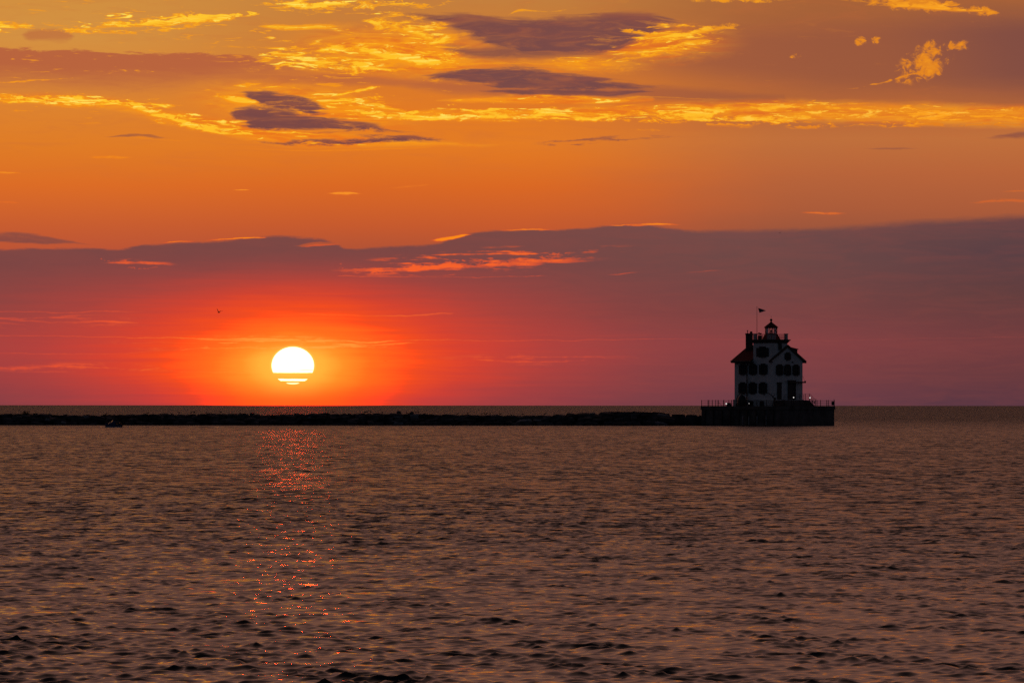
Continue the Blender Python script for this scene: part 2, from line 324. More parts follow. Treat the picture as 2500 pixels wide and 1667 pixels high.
# --- thin streaks low over the horizon
b2 = [
    streak([(-200, 718, 1), (0, 717, 2), (150, 717, 2), (330, 716, 1)], 3, 0.45),
    streak([(-200, 732, 1), (0, 733, 3), (160, 739, 2), (250, 740, 4), (315, 741, 2)], 5, 0.7),
    streak([(-200, 744, 1), (0, 742, 3), (60, 746, 2)], 5, 0.4),
    streak([(695, 721, 1), (850, 723, 1.6), (950, 723, 2.6), (1040, 719, 2)], 4, 0.75),
    streak([(-200, 772, 1.5), (0, 772, 1.6), (300, 775, 1.6), (520, 780, 2.4), (620, 781, 3), (690, 781, 2)], 3, 0.8),
    streak([(520, 783, 1), (600, 785, 3), (690, 783, 1)], 3, 0.7),
    streak([(770, 782, 1), (850, 786, 3), (930, 783, 1.6), (1200, 780, 1.4), (1352, 779, 1.6), (1600, 781, 1.2), (1900, 779, 1), (2352, 776, 1)], 3, 0.75),
    streak([(1100, 769, .5), (1500, 770, 1), (1900, 772, .6)], 3, 0.3),
    streak([(250, 790, .5), (340, 788, 1.2), (500, 788, 0.6)], 3, 0.5),
    streak([(380, 807, 1), (460, 802, 4), (560, 800, 4), (650, 803, 2)], 6, 0.65, rag=8),
    streak([(-200, 815, 1), (0, 813, 1.5), (250, 812, 1.2), (400, 806, 1)], 3, 0.6),
    streak([(720, 797, 1), (800, 795, 1), (900, 792, 2.4), (960, 790, 1)], 3, 0.65),
    streak([(-200, 848, 2), (0, 846, 7), (120, 842, 8), (240, 844, 5), (340, 850, 1)], 9, 0.55, rag=12),
    streak([(300, 851, .5), (450, 853, 1.2), (600, 855, 1)], 3, 0.5),
    streak([(1040, 822, 1), (1140, 828, 5), (1230, 832, 5), (1330, 828, 4), (1420, 826, 1)], 9, 0.65, rag=12),
    streak([(1050, 836, .5), (1250, 836, 1), (1600, 838, .6)], 3, 0.3),
    streak([(80, 657, 0.5), (180, 655, 1), (300, 657, .5)], 3, 0.15)]
lowisp = W.m('MULTIPLY', W.ss(W.m('MULTIPLY_ADD', W.m('SUBTRACT', nC, 0.5), 0.35, nG), 0.50, 0.66), acc([blob(620, 790, 420, 26, 0, 0.75, 0.3, V), blob(180, 845, 300, 16, 0, 0.5, 0.3, V), blob(100, 740, 320, 24, 0, 0.45, 0.3, V), blob(1250, 825, 300, 18, 0, 0.35, 0.3, V)]))
low = W.m('MULTIPLY', acc(b2 + [lowisp]), 1.35, clamp=True)
low_c = W.ramp(rr, [(0.0, (255, 186, 80)), (0.12, (255, 160, 60)), (0.28, (255, 116, 44)), (0.45, (246, 88, 46)), (0.7, (220, 78, 56)), (1.0, (176, 74, 66))])
col = W.mix(low, col, low_c)

# the aureole is far brighter in red than the film can record
boost = W.m('MULTIPLY', W.ss(rr, 0.27, 0.04), W.ss(rr, 0.24, 0.06, 4.0, 10.0))
sepc = W.new('ShaderNodeSeparateColor'); WT.links.new(col, sepc.inputs[0])
cmb = W.new('ShaderNodeCombineColor')
WT.links.new(W.m('MULTIPLY', sepc.outputs[0], W.m('ADD', boost, 1.0)), cmb.inputs[0])
WT.links.new(sepc.outputs[1], cmb.inputs[1]); WT.links.new(sepc.outputs[2], cmb.inputs[2])
col = cmb.outputs[0]
# --- the sun's disc, cut by thin cloud bars
ex = W.m('MULTIPLY', gx, 1 / 0.0485); ey = W.m('MULTIPLY', gy, 1 / 0.0428)
er = W.m('SQRT', W.m('ADD', W.m('MULTIPLY', ex, ex), W.m('MULTIPLY', ey, ey)))
disc = W.ss(er, 1.012, 0.992)
VS = W.m('MULTIPLY_ADD', W.m('SUBTRACT', nC, 0.5), 0.0022, W.m('MULTIPLY_ADD', W.m('SUBTRACT', nD, 0.5), 0.002, V))
bar1 = W.m('MULTIPLY', W.ss(VS, 0.8555, 0.8570), W.ss(VS, 0.8709, 0.8697))
bar2 = W.m('MULTIPLY', W.ss(VS, 0.8744, 0.8754), W.ss(VS, 0.8792, 0.8780))
bar3 = W.m('MULTIPLY', W.m('MULTIPLY', W.ss(VS, 0.8496, 0.8500), W.ss(VS, 0.8508, 0.8504)), W.ss(U, 0.683, 0.700, 0.0, 0.85))
bars = acc([bar1, bar2, bar3])
disc = W.m('MULTIPLY', disc, W.m('SUBTRACT', 1.0, bars))
disc = W.m('MULTIPLY', disc, W.m('MULTIPLY', W.m('MULTIPLY', W.ss(V, 0.875, 0.879, 1.0, 0.6), W.m('MAXIMUM', W.ss(V, 0.8775, 0.8765), W.ss(W.m('ABSOLUTE', gx), 0.017, 0.011))), W.ss(er, 1.0, 0.90, 0.0, 1.0) if False else 1.0))
halo = W.ss(er, 1.14, 0.98, 0.0, 0.55)
col = W.mix(W.m('MULTIPLY', halo, W.ss(V, 0.868, 0.845)), col, lin((255, 214, 90)))
col = W.mix(disc, col, (16.0, 1.9, 1.0, 1))

# --- sky outside the photograph's field: overhead and behind
ELN = W.m('MULTIPLY', el, 1 / (math.pi / 2), clamp=True)
hi = W.ramp(ELN, [(0.0, (.30, .13, .085)), (0.057, (.25, .120, .078)), (0.12, (.25, .125, .098)), (0.22, (.27, .140, .118)), (0.40, (.20, .118, .105)), (0.65, (.055, .042, .046)), (1.0, (.012, .014, .024))], srgb=False)
hcl = W.noise(W.xyz(W.m('MULTIPLY', az, 5.0), W.m('MULTIPLY', el, 16.0), 2.2), 1.0, 5, 0.6, 0.4)
hi = W.mix(1.0, hi, (1.10, 1.00, 0.97, 1), 'MULTIPLY')
hi = W.mix(W.ss(hcl, 0.40, 0.62, 0.0, 0.4), hi, W.mix(1.0, hi, (1.35, 1.25, 0.85, 1), 'MULTIPLY'))
hi = W.mix(W.ss(hcl, 0.52, 0.36, 0.0, 0.3), hi, W.mix(1.0, hi, (0.58, 0.66, 0.86, 1), 'MULTIPLY'))
col = W.mix(W.ss(V, 0.0, -0.45), col, hi)
# turn from the sunset side to the dim blue side behind the camera
cosaz = W.m('COSINE', W.m('SUBTRACT', az, SUN_AZ))
back = W.ss(cosaz, 0.93, 0.05)
nish = W.new('ShaderNodeTexSky')
nish.sky_type = 'NISHITA'; nish.sun_disc = False
nish.sun_elevation = SUN_EL; nish.sun_rotation = SUN_AZ
nish.altitude = 180; nish.dust_density = 3.0
blue = W.mix(1.0, (0.011, 0.0145, 0.027, 1), W.mix(1.0, nish.outputs[0], (0.02, 0.02, 0.02, 1), 'MULTIPLY'), 'ADD')
col = W.mix(back, col, blue)
bg = W.new('ShaderNodeBackground')
WT.links.new(col, bg.inputs[0])
bg.inputs[1].default_value = 1.0
wo = W.new('ShaderNodeOutputWorld')
WT.links.new(bg.outputs[0], wo.inputs[0])

# ------------------------------------------------------------------ materials
def mat(name, c, rough=0.6, metal=0.0, var=0.25, scale=2.0, emit=None, spec=0.5, bump=0.0, c2=None):
    m = bpy.data.materials.new(name); m.use_nodes = True
    N = NT(m.node_tree); p = m.node_tree.nodes['Principled BSDF']
    p.inputs['Roughness'].default_value = rough
    p.inputs['Metallic'].default_value = metal
    p.inputs['Specular IOR Level'].default_value = spec
    t = N.new('ShaderNodeTexCoord')
    nz = N.noise(t.outputs['Object'], scale, 6, 0.6)
    lo = tuple(x * (1 - var) for x in c) + (1,)
    hi_ = tuple(min(1, x * (1 + var)) for x in (c2 or c)) + (1,)
    N.put(p.inputs['Base Color'], N.mix(N.ss(nz, 0.35, 0.65), lo, hi_))
    if bump:
        bn = N.new('ShaderNodeBump'); bn.inputs['Strength'].default_value = bump; bn.inputs['Distance'].default_value = 0.1
        N.put(bn.inputs['Height'], nz); m.node_tree.links.new(bn.outputs[0], p.inputs['Normal'])
    if emit:
        p.inputs['Emission Color'].default_value = emit[:3] + (1,)
        p.inputs['Emission Strength'].default_value = emit[3]
    return m

M = dict(
    wall=mat('white_painted_brick', (.74, .74, .74), .8, var=.10, scale=.7, bump=.2),
    base=mat('weathered_white_stone', (.60, .60, .58), .85, var=.15, scale=.8, bump=.3),
    trim=mat('dark_trim', (.035, .03, .03), .6),
    shutter=mat('dark_green_shutter', (.022, .026, .034), .6),
    frame=mat('window_frame', (.030, .030, .034), .5),
    glass=mat('window_glass', (.004, .005, .007), .12, var=.1),
    roof=mat('red_roof', (.10, .010, .012), .9, var=.3, scale=3, bump=.2, spec=.15),
    red=mat('red_metal', (.42, .02, .02), .45, var=.15),
    brick=mat('chimney_brick', (.05, .03, .028), .85, scale=4, bump=.4),
    black=mat('black_steel', (.020, .018, .020), .5, metal=.0),
    rail=mat('rusty_rail', (.05, .018, .022), .6),
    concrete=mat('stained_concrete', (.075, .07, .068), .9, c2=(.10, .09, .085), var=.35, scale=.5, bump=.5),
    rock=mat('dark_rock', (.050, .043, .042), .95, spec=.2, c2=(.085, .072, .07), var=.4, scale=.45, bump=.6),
    pale=mat('pale_stone', (.20, .185, .185), .9, var=.3, scale=1.2, bump=.4),
    pale_upright=mat('pale_grey_upright', (.30, .31, .33), .7),
    hull=mat('boat_hull', (.05, .07, .16), .35, var=.1),
    gull=mat('gull_grey', (.10, .09, .09), .8),
    leaf=mat('dark_leaf', (.035, .045, .02), .7),
    bark=mat('bark', (.06, .045, .035), .9),
    lampglass=mat('lit_lens', (.8, .8, .8), .3, emit=(1.0, .93, .88, 1.0)),
    navy=mat('flag_navy', (.012, .014, .05), .8), fred=mat('flag_red', (.25, .01, .02), .8), fwhite=mat('flag_white', (.5, .46, .46), .8),
)
mg = bpy.data.materials.new('lantern_glass'); mg.use_nodes = True
G = NT(mg.node_tree); mg.node_tree.nodes.clear()
gt = G.new('ShaderNodeBsdfTransparent'); gt.inputs[0].default_value = (.93, .95, .93, 1)
gg = G.new('ShaderNodeBsdfGlossy'); gg.inputs['Roughness'].default_value = .08; gg.inputs[0].default_value = (1, 1, 1, 1)
gf = G.new('ShaderNodeFresnel'); gf.inputs[0].default_value = 1.45
gm = G.new('ShaderNodeMixShader'); go = G.new('ShaderNodeOutputMaterial')
L = mg.node_tree.links
L.new(gf.outputs[0], gm.inputs[0]); L.new(gt.outputs[0], gm.inputs[1]); L.new(gg.outputs[0], gm.inputs[2]); L.new(gm.outputs[0], go.inputs[0])
M['clear'] = mg

# ------------------------------------------------------------------ mesh builder
class MB:
    def __init__(s): s.v = []; s.f = []; s.mi = []; s.cur = 0
    def add(s, vs, fs):
        o = len(s.v); s.v += [tuple(v) for v in vs]
        for f in fs: s.f.append(tuple(i + o for i in f)); s.mi.append(s.cur)
        return s
    def box(s, x0, x1, y0, y1, z0, z1):
        return s.add([(x0, y0, z0), (x1, y0, z0), (x1, y1, z0), (x0, y1, z0), (x0, y0, z1), (x1, y0, z1), (x1, y1, z1), (x0, y1, z1)],
                     [(0, 3, 2, 1), (4, 5, 6, 7), (0, 1, 5, 4), (1, 2, 6, 5), (2, 3, 7, 6), (3, 0, 4, 7)])
    def prism(s, poly, d):
        """poly: list of 3D points, extruded by vector d"""
        n = len(poly); a = [Vector(p) for p in poly]; b_ = [p + Vector(d) for p in a]
        return s.add(a + b_, [tuple(range(n))[::-1], tuple(range(n, 2 * n))] + [(i, (i + 1) % n, n + (i + 1) % n, n + i) for i in range(n)])
    def tube(s, pts, r, n=8, r1=None):
        pts = [Vector(p) for p in pts]; rings = []
        for i, p in enumerate(pts):
            t = (pts[min(i + 1, len(pts) - 1)] - pts[max(i - 1, 0)]).normalized()
            a = t.cross(Vector((0, 0, 1)))
            if a.length < 1e-3: a = t.cross(Vector((1, 0, 0)))
            a.normalize(); b_ = t.cross(a)
            rad = r if r1 is None else r + (r1 - r) * i / (len(pts) - 1)
            rings.append([p + (a * math.cos(2 * math.pi * k / n) + b_ * math.sin(2 * math.pi * k / n)) * rad for k in range(n)])
        vs = [q for ring in rings for q in ring]
        fs = [(i * n + k, i * n + (k + 1) % n, (i + 1) * n + (k + 1) % n, (i + 1) * n + k) for i in range(len(pts) - 1) for k in range(n)]
        fs += [tuple(range(n))[::-1], tuple(range(len(vs) - n, len(vs)))]
        return s.add(vs, fs)
    def lathe(s, prof, c=(0, 0, 0), n=16, ph=0.0):
        vs = [(c[0] + r * math.cos(ph + 2 * math.pi * k / n), c[1] + r * math.sin(ph + 2 * math.pi * k / n), c[2] + z) for r, z in prof for k in range(n)]
        fs = [(i * n + k, i * n + (k + 1) % n, (i + 1) * n + (k + 1) % n, (i + 1) * n + k) for i in range(len(prof) - 1) for k in range(n)]
        fs += [tuple(range(n))[::-1], tuple(range(len(vs) - n, len(vs)))]
        return s.add(vs, fs)
    def build(s, name, m, parent=None, label=None, smooth=False, loc=None, rz=0):
        me = bpy.data.meshes.new(name); me.from_pydata(s.v, [], s.f)
        for q in (m if isinstance(m, (list, tuple)) else [m]): me.materials.append(M[q])
        if isinstance(m, (list, tuple)): me.polygons.foreach_set('material_index', s.mi)
        bm = bmesh.new(); bm.from_mesh(me); bmesh.ops.recalc_face_normals(bm, faces=bm.faces); bm.to_mesh(me); bm.free()
        if smooth: me.polygons.foreach_set('use_smooth', [True] * len(me.polygons))
        me.update()
        o = bpy.data.objects.new(name, me); COL.objects.link(o)
        if parent: o.parent = parent
        if label: o['label'] = label
        if loc is not None: o.location = loc
        o.rotation_euler = (0, 0, rz)
        return o

def tag(o, label, cat, group=None, kind=None):
    if label: o['label'] = label
    if cat: o['category'] = cat
    if group: o['group'] = group
    if kind: o['kind'] = kind
    return o
def thing(name, label, cat, loc=(0, 0, 0), rz=0.0, group=None):
    o = bpy.data.objects.new(name, None); COL.objects.link(o)
    o.location = loc; o.rotation_euler = (0, 0, rz); o.empty_display_size = 0.5
    return tag(o, label, cat, group)
def kids(o, pool): return [c for c in pool if c.parent == o]
def copy_tree(o, parent=None):
    pool = list(COL.objects)
    def rec(q, par):
        c = q.copy(); COL.objects.link(c); c.parent = par
        for ch in kids(q, pool): rec(ch, c)
        return c
    return rec(o, parent)

# ------------------------------------------------------------------ water
def build_water():
    fade0 = 2600.0
    rows = [42.0]
    while rows[-1] < 3000:
        rows.append(rows[-1] * (1 + (0.0009 if rows[-1] < 130 else 0.0012) + 0.0010 * min(1, max(0, (rows[-1] - 250) / 900))))
    ys = np.array(rows); nc = 560
    s = np.linspace(-0.20, 0.20, nc)
    Y, S = np.meshgrid(ys, s, indexing='ij')
    X = S * Y
    dy = np.gradient(ys)[:, None] * np.ones_like(S)
    dxw = (0.40 / nc) * Y
    CHOP = 1.5; VAR = np.zeros_like(X); var_all = 0.0
    Z = np.zeros_like(X); GX = np.zeros_like(X); GY = np.zeros_like(X)
    # gust patches
    gust = 1 + 0.22 * np.sin(X / 17 + 1.3 * np.sin(Y / 41)) * np.sin(Y / 33 + 0.7) + 0.18 * np.sin(X / 7.3 + Y / 19)
    n1 = sum(np.sin(X * math.cos(t) * 6.283 / q + Y * math.sin(t) * 6.283 / q + o) for t, q, o in zip(rng.uniform(0, 6.28, 9), rng.uniform(1.4, 6.0, 9), rng.uniform(0, 6.28, 9))) / 2.1
    env = np.exp(np.clip(0.26 * n1, -.6, .5))
    nw = 110
    lam = np.exp(np.linspace(math.log(0.19), math.log(7.0), nw)) * rng.uniform(.93, 1.07, nw)
    for i, l in enumerate(lam):
        a0 = R(-90) + R(12) + rng.normal(0, R(52 if l < 3 else 28))
        k = 2 * math.pi / l
        kx, ky = k * math.cos(a0), k * math.sin(a0)
        # slope budget peaks around 1-2.5 m waves
        sl = 0.054 * math.exp(-((math.log(l / 0.37)) / 0.78) ** 2) + 0.009 * math.exp(-((math.log(l / 2.4)) / 0.55) ** 2)
        amp = sl / k
        cy = np.maximum(dy * abs(math.sin(a0)), dxw * abs(math.cos(a0)))
        fade = np.clip((l / cy - 2.4) / 2.5, 0, 1)
        ph = kx * X + ky * Y + rng.uniform(0, 2 * math.pi) + 1.1 * np.sin(X * 0.11 / l ** .5 + rng.uniform(0, 6)) + 1.1 * np.sin(Y * 0.07 / l ** .5 + rng.uniform(0, 6))
        A = amp * fade * (gust * env if l < 2 else (gust if l < 4 else 1.0))
        Z += A * np.sin(ph)
        GX += A * (kx / k) * np.cos(ph) * CHOP
        GY += A * (ky / k) * np.cos(ph) * CHOP
        var_all += sl * sl; VAR += sl * sl * fade * fade
    # the motorboat's wash: a few low ridges trailing to the right
    wx = X
    for (y0, x0, x1, a, w, wl) in ((771, -57, -34, .16, .55, 9), (767, -62, -48, .13, .5, 7), (766, -40, 22, .09, .6, 13)):
        m = np.clip((wx - x0) / 5, 0, 1) * np.clip((x1 - wx) / 9, 0, 1)
        yc = y0 + 1.2 * np.sin(wx / wl)
        Z += a * m * (0.5 + 0.5 * np.sin(wx / (wl * .37) + y0)) * np.exp(-((Y - yc) / (w * 3)) ** 2)
    # settle to the flat sheet at the borders
    e = np.clip((0.2 - np.abs(S)) / 0.02, 0, 1) * np.clip((Y - 42) / 3, 0, 1) * np.clip((2990 - Y) / 900, 0, 1)
    Z *= e; GX *= e; GY *= e
    V3 = np.stack([X + GX, Y + GY, Z], -1).reshape(-1, 3)
    nr = len(ys)
    idx = np.arange(nr * nc).reshape(nr, nc)
    q = np.stack([idx[:-1, :-1], idx[:-1, 1:], idx[1:, 1:], idx[1:, :-1]], -1).reshape(-1, 4)
    # outer flat sheet welded to the border
    FAR = 90000.0
    xs = [V3[idx[0, 0]], V3[idx[0, -1]], V3[idx[-1, -1]], V3[idx[-1, 0]]]
    ext = np.array([[-FAR, 42, 0], [FAR, 42, 0], [FAR, 3000, 0], [-FAR, 3000, 0], [-FAR, -3000, 0], [FAR, -3000, 0], [FAR, FAR, 0], [-FAR, FAR, 0],
                    [V3[idx[-1, 0]][0], FAR, 0], [V3[idx[-1, -1]][0], FAR, 0], [V3[idx[0, 0]][0], -3000, 0], [V3[idx[0, -1]][0], -3000, 0]], float)
    b0 = len(V3)
    P = np.concatenate([V3, ext])
    ext_f = []
    bl, br_, tr, tl = idx[0, 0], idx[0, -1], idx[-1, -1], idx[-1, 0]
    left = [int(i) for i in idx[:, 0]]; right = [int(i) for i in idx[:, -1]]
    bot = [int(i) for i in idx[0, :]]; topr = [int(i) for i in idx[-1, :]]
    ngons = [left + [b0 + 3, b0 + 0], right[::-1] + [b0 + 1, b0 + 2], bot[::-1] + [b0 + 10, b0 + 11], topr + [b0 + 9, b0 + 8],
             [int(tl), b0 + 8, b0 + 7, b0 + 3], [int(tr), b0 + 2, b0 + 6, b0 + 9], [int(bl), b0 + 0, b0 + 4, b0 + 10], [int(br_), b0 + 11, b0 + 5, b0 + 1]]
    me = bpy.data.meshes.new('water')
    nq = len(q); ln = sum(len(g) for g in ngons)
    me.vertices.add(len(P)); me.vertices.foreach_set('co', P.astype(np.float32).ravel())
    loops = np.concatenate([q.ravel(), np.concatenate([np.array(g) for g in ngons])]).astype(np.int32)
    me.loops.add(len(loops)); me.loops.foreach_set('vertex_index', loops)
    ls = np.concatenate([np.arange(nq) * 4, nq * 4 + np.cumsum([0] + [len(g) for g in ngons[:-1]])]).astype(np.int32)
    me.polygons.add(nq + len(ngons)); me.polygons.foreach_set('loop_start', ls)
    me.polygons.foreach_set('use_smooth', np.ones(nq + len(ngons), bool))
    at = me.attributes.new('ripple', 'FLOAT', 'POINT')
    rip = np.ones(len(P), np.float32); rip[:len(V3)] = (np.sqrt(np.clip(1 - VAR * e * e / var_all, 0, 1)) * (1 + 0.35 * np.clip((Y - 700) / 500, 0, 1))).ravel(); rip[len(V3):] = 1.35
    at.data.foreach_set('value', rip)
    me.update(calc_edges=True)
    o = bpy.data.objects.new('water', me); COL.objects.link(o)
    tag(o, 'rippled lake water reflecting the red sunset', None, kind='structure')
    m = bpy.data.materials.new('lake_water'); m.use_nodes = True
    N = NT(m.node_tree); p = m.node_tree.nodes['Principled BSDF']
    p.inputs['Base Color'].default_value = (.012, .011, .013, 1)
    p.inputs['Roughness'].default_value = 0.13; RIP_K = 1.35
    p.inputs['IOR'].default_value = 1.333
    g = N.new('ShaderNodeNewGeometry')
    def pert(scale, vx, vy, amt, detail, rough, seed, off=0.0):
        mp = N.new('ShaderNodeMapping'); m.node_tree.links.new(g.outputs['Position'], mp.inputs[0])
        mp.inputs['Scale'].default_value = (vx, vy, 1); mp.inputs['Location'].default_value = (seed, seed * 2, 0)
        c = N.noise(mp.outputs[0], scale, detail, rough, 0.3, out=1)
        a = N.new('ShaderNodeVectorMath'); a.operation = 'SUBTRACT'; m.node_tree.links.new(c, a.inputs[0]); a.inputs[1].default_value = (.5, .5 + off, .5)
        b_ = N.new('ShaderNodeVectorMath'); b_.operation = 'MULTIPLY'; m.node_tree.links.new(a.outputs[0], b_.inputs[0]); b_.inputs[1].default_value = (amt * .8, amt, 0)
        return b_.outputs[0]
    at_n = N.new('ShaderNodeAttribute'); at_n.attribute_name = 'ripple'
    def vscale(a, f):
        n = N.new('ShaderNodeVectorMath'); n.operation = 'SCALE'; m.node_tree.links.new(a, n.inputs[0]); N.put(n.inputs['Scale'], f); return n.outputs[0]
    def vadd(a, b_):
        n = N.new('ShaderNodeVectorMath'); n.operation = 'ADD'; m.node_tree.links.new(a, n.inputs[0]); m.node_tree.links.new(b_, n.inputs[1]); return n.outputs[0]
    N.put(p.inputs['Roughness'], N.m('MULTIPLY_ADD', N.m('POWER', at_n.outputs['Fac'], 2.0), 0.15, 0.06))
    tot = vadd(vscale(vadd(pert(2.6, .8, 1.1, 1.7, 3, .55, 3.1, .078), pert(.6, .8, 1.3, .8, 2, .5, 11.7)), N.m('MULTIPLY_ADD', N.m('POWER', at_n.outputs['Fac'], 2.0), RIP_K, 0.06)), g.outputs['Normal'])
    nn = N.new('ShaderNodeVectorMath'); nn.operation = 'NORMALIZE'; m.node_tree.links.new(tot, nn.inputs[0])
    m.node_tree.links.new(nn.outputs[0], p.inputs['Normal'])
    me.materials.append(m)
    return o
build_water()

# ------------------------------------------------------------------ the lighthouse crib: local axes x along the right face, y along the left face
AZ_H = math.atan((1883.7 - 1250) / F_PX)
HROT = R(50) - AZ_H
D0 = 849.0
P0 = Vector((math.tan(AZ_H) * D0, D0, 0.0))
DECK = 3.68
CH, SH = math.cos(HROT), math.sin(HROT)
def wl(x, y, h=0.0): return Vector((P0.x + x * CH - y * SH, P0.y + x * SH + y * CH, DECK + h))
VROT = -AZ_H
def vl(X, d, h=0.0):
    """X: apparent position across the crib (62 units = 1 m from 920), d: metres behind the near house corner"""
    r = (X - 920) / 62.0
    return Vector((P0.x + r * math.cos(VROT) - d * math.sin(VROT) , P0.y + r * math.sin(VROT) + d * math.cos(VROT), DECK + h))
def hz(y): return (1240 - y) / 62.0

PX0, PX1, PY0, PY1 = -2.2, 14.8, -3.22, 15.6
crib = thing('concrete_crib', 'dark concrete crib rising from the water under the lighthouse', 'pier', wl(0, 0, -DECK), HROT)
mb = MB()
n = 14
# body with slight batter and pitted courses
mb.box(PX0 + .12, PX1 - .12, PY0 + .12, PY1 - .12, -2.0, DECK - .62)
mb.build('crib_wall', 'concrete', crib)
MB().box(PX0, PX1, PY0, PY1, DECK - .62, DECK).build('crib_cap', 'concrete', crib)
mb = MB()
for i in range(9):
    y = PY0 + 1.0 + i * 2.1
    for (h0, h1) in ((.1, 2.9),):
        MBx = None
        mb.box(PX0 - .06, PX0 + .11, y - .11, y + .11, -1, 2.9)
mb.build('timber_walings', 'black', crib)
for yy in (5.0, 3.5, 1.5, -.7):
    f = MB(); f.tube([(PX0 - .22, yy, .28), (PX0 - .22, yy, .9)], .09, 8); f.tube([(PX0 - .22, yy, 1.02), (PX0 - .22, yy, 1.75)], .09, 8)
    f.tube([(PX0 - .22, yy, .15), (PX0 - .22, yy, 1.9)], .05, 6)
    f.build('pale_upright', 'pale_upright', crib, smooth=False)  # pale grey upright tubes standing out from the lower crib wall
lad = MB()
for dx in (0, .45): lad.tube([(PX0 - .1, 7.4 + dx, -.3), (PX0 - .1, 7.4 + dx, DECK)], .035, 6)
for i in range(12): lad.tube([(PX0 - .1, 7.4, .1 + i * .3), (PX0 - .1, 7.85, .1 + i * .3)], .025, 6)
lad.build('ladder', 'black', crib)

# --- the house
S = 9.07; TX, TY = 4.6, 4.45
RIDGE, SL, EAVE = 11.5, .563, .8
house = thing('lighthouse', 'white lighthouse keepers house with square lantern tower and red gabled roof', 'lighthouse', wl(0, 0, 0), HROT)
xm = S / 2
wh = RIDGE - .28
mb = MB()
eh = wh - xm * SL
mb.prism([(0, 0, 1.25), (S, 0, 1.25), (S, 0, eh), (xm, 0, wh), (0, 0, eh)], (0, S, 0))
mb.build('wall', 'wall', house)
MB().box(-.14, S + .14, -.14, S + .25, 0, 1.2497).build('foundation', 'base', house)
tw = MB(); tw.box(-.012, TX, -.012, TY, eh - .8, 11.95); tw.build('tower_wall', 'wall', house)
# roof: two slopes as slabs, cut round the tower
def slab(b_, x0, x1, y0, y1, t=.16):
    z = lambda x: RIDGE - abs(x - xm) * SL
    b_.prism([(x0, y0, z(x0)), (x1, y0, z(x1)), (x1, y0, z(x1) - t), (x0, y0, z(x0) - t)], (0, y1 - y0, 0))
rf = MB()
slab(rf, -EAVE, xm, TY + .01, S + .2); slab(rf, xm + .001, S + EAVE, -.2, S + .2); slab(rf, -EAVE, xm, -.2, -.02)
roof = rf.build('roof', 'roof', house)
z = lambda x: RIDGE - abs(x - xm) * SL
for (x0, x1) in ((-EAVE, xm - .001), (xm + .001, S + EAVE)):
    bg_ = MB(); bg_.prism([(x0, -.26, z(x0) + .03), (x1, -.26, z(x1) + .03), (x1, -.26, z(x1) - .48), (x0, -.26, z(x0) - .36)], (0, .1, 0))
    bg_.build('bargeboard', 'trim', house)
    bg_ = MB(); bg_.prism([(x0, S + .16, z(x0) + .03), (x1, S + .16, z(x1) + .03), (x1, S + .16, z(x1) - .42), (x0, S + .16, z(x0) - .32)], (0, .1, 0))
    bg_.build('bargeboard', 'trim', house)
ev = MB()
ev.box(-EAVE - .02, -.002, TY - .15, S + .15, z(-EAVE) - .40, z(-EAVE) - .14)      # boxed eave, left side
ev.tube([(-EAVE - .06, TY - .1, z(-EAVE) - .08), (-EAVE - .06, S + .3, z(-EAVE) - .08)], .09, 8)
ev.build('eave', 'trim', house); ev = MB()
ev.box(S + .002, S + EAVE, -.15, S + .15, z(-EAVE) - .40, z(-EAVE) - .14)
ev.tube([(S + EAVE + .06, -.25, z(-EAVE) - .08), (S + EAVE + .06, S + .2, z(-EAVE) - .08)], .09, 8)
ev.build('eave', 'trim', house); ev = MB()
ev.box(-EAVE - .02, -.013, -.30, -.02, z(-EAVE) - .40, z(-EAVE) - .14)
ev.build('eave', 'trim', house)
ch = MB(); ch.box(2.5, 3.46, 7.5, 8.46, 9.6, 13.55); ch.box(2.42, 3.54, 7.42, 8.54, 13.55, 13.72)
ch.box(2.46, 3.50, 7.46, 8.50, 13.3, 13.42)
chim = ch.build('chimney', 'brick', roof)
cp = MB(); cp.tube([(2.75, 8.2, 13.72), (2.75, 8.2, 14.15)], .07, 8); cp.lathe([(.05, 0), (.14, .05), (.14, .14), (.05, .2)], (2.75, 8.2, 14.12), 10)
cp.build('chimney_cowl', 'black', roof)
cp = MB(); cp.box(2.9, 3.4, 7.55, 7.75, 13.72, 14.0)
for i in range(3): cp.tube([(2.95 + i * .2, 7.65, 13.9), (2.95 + i * .2, 7.65, 14.08)], .07, 8)
cp.build('chimney_pots', 'brick', roof)
dm = MB()
dm.prism([(5.2, .5, 11.05), (8.15, .5, 10.65), (8.15, .5, 9.2), (5.2, .5, 10.6)], (0, 2.4, 0))
dm.build('dormer', 'trim', house)
MB().prism([(5.0, .38, 11.26), (8.36, .38, 10.74), (8.36, .38, 10.62), (5.0, .38, 11.1)], (0, 2.64, 0)).build('dormer_roof', 'roof', house)
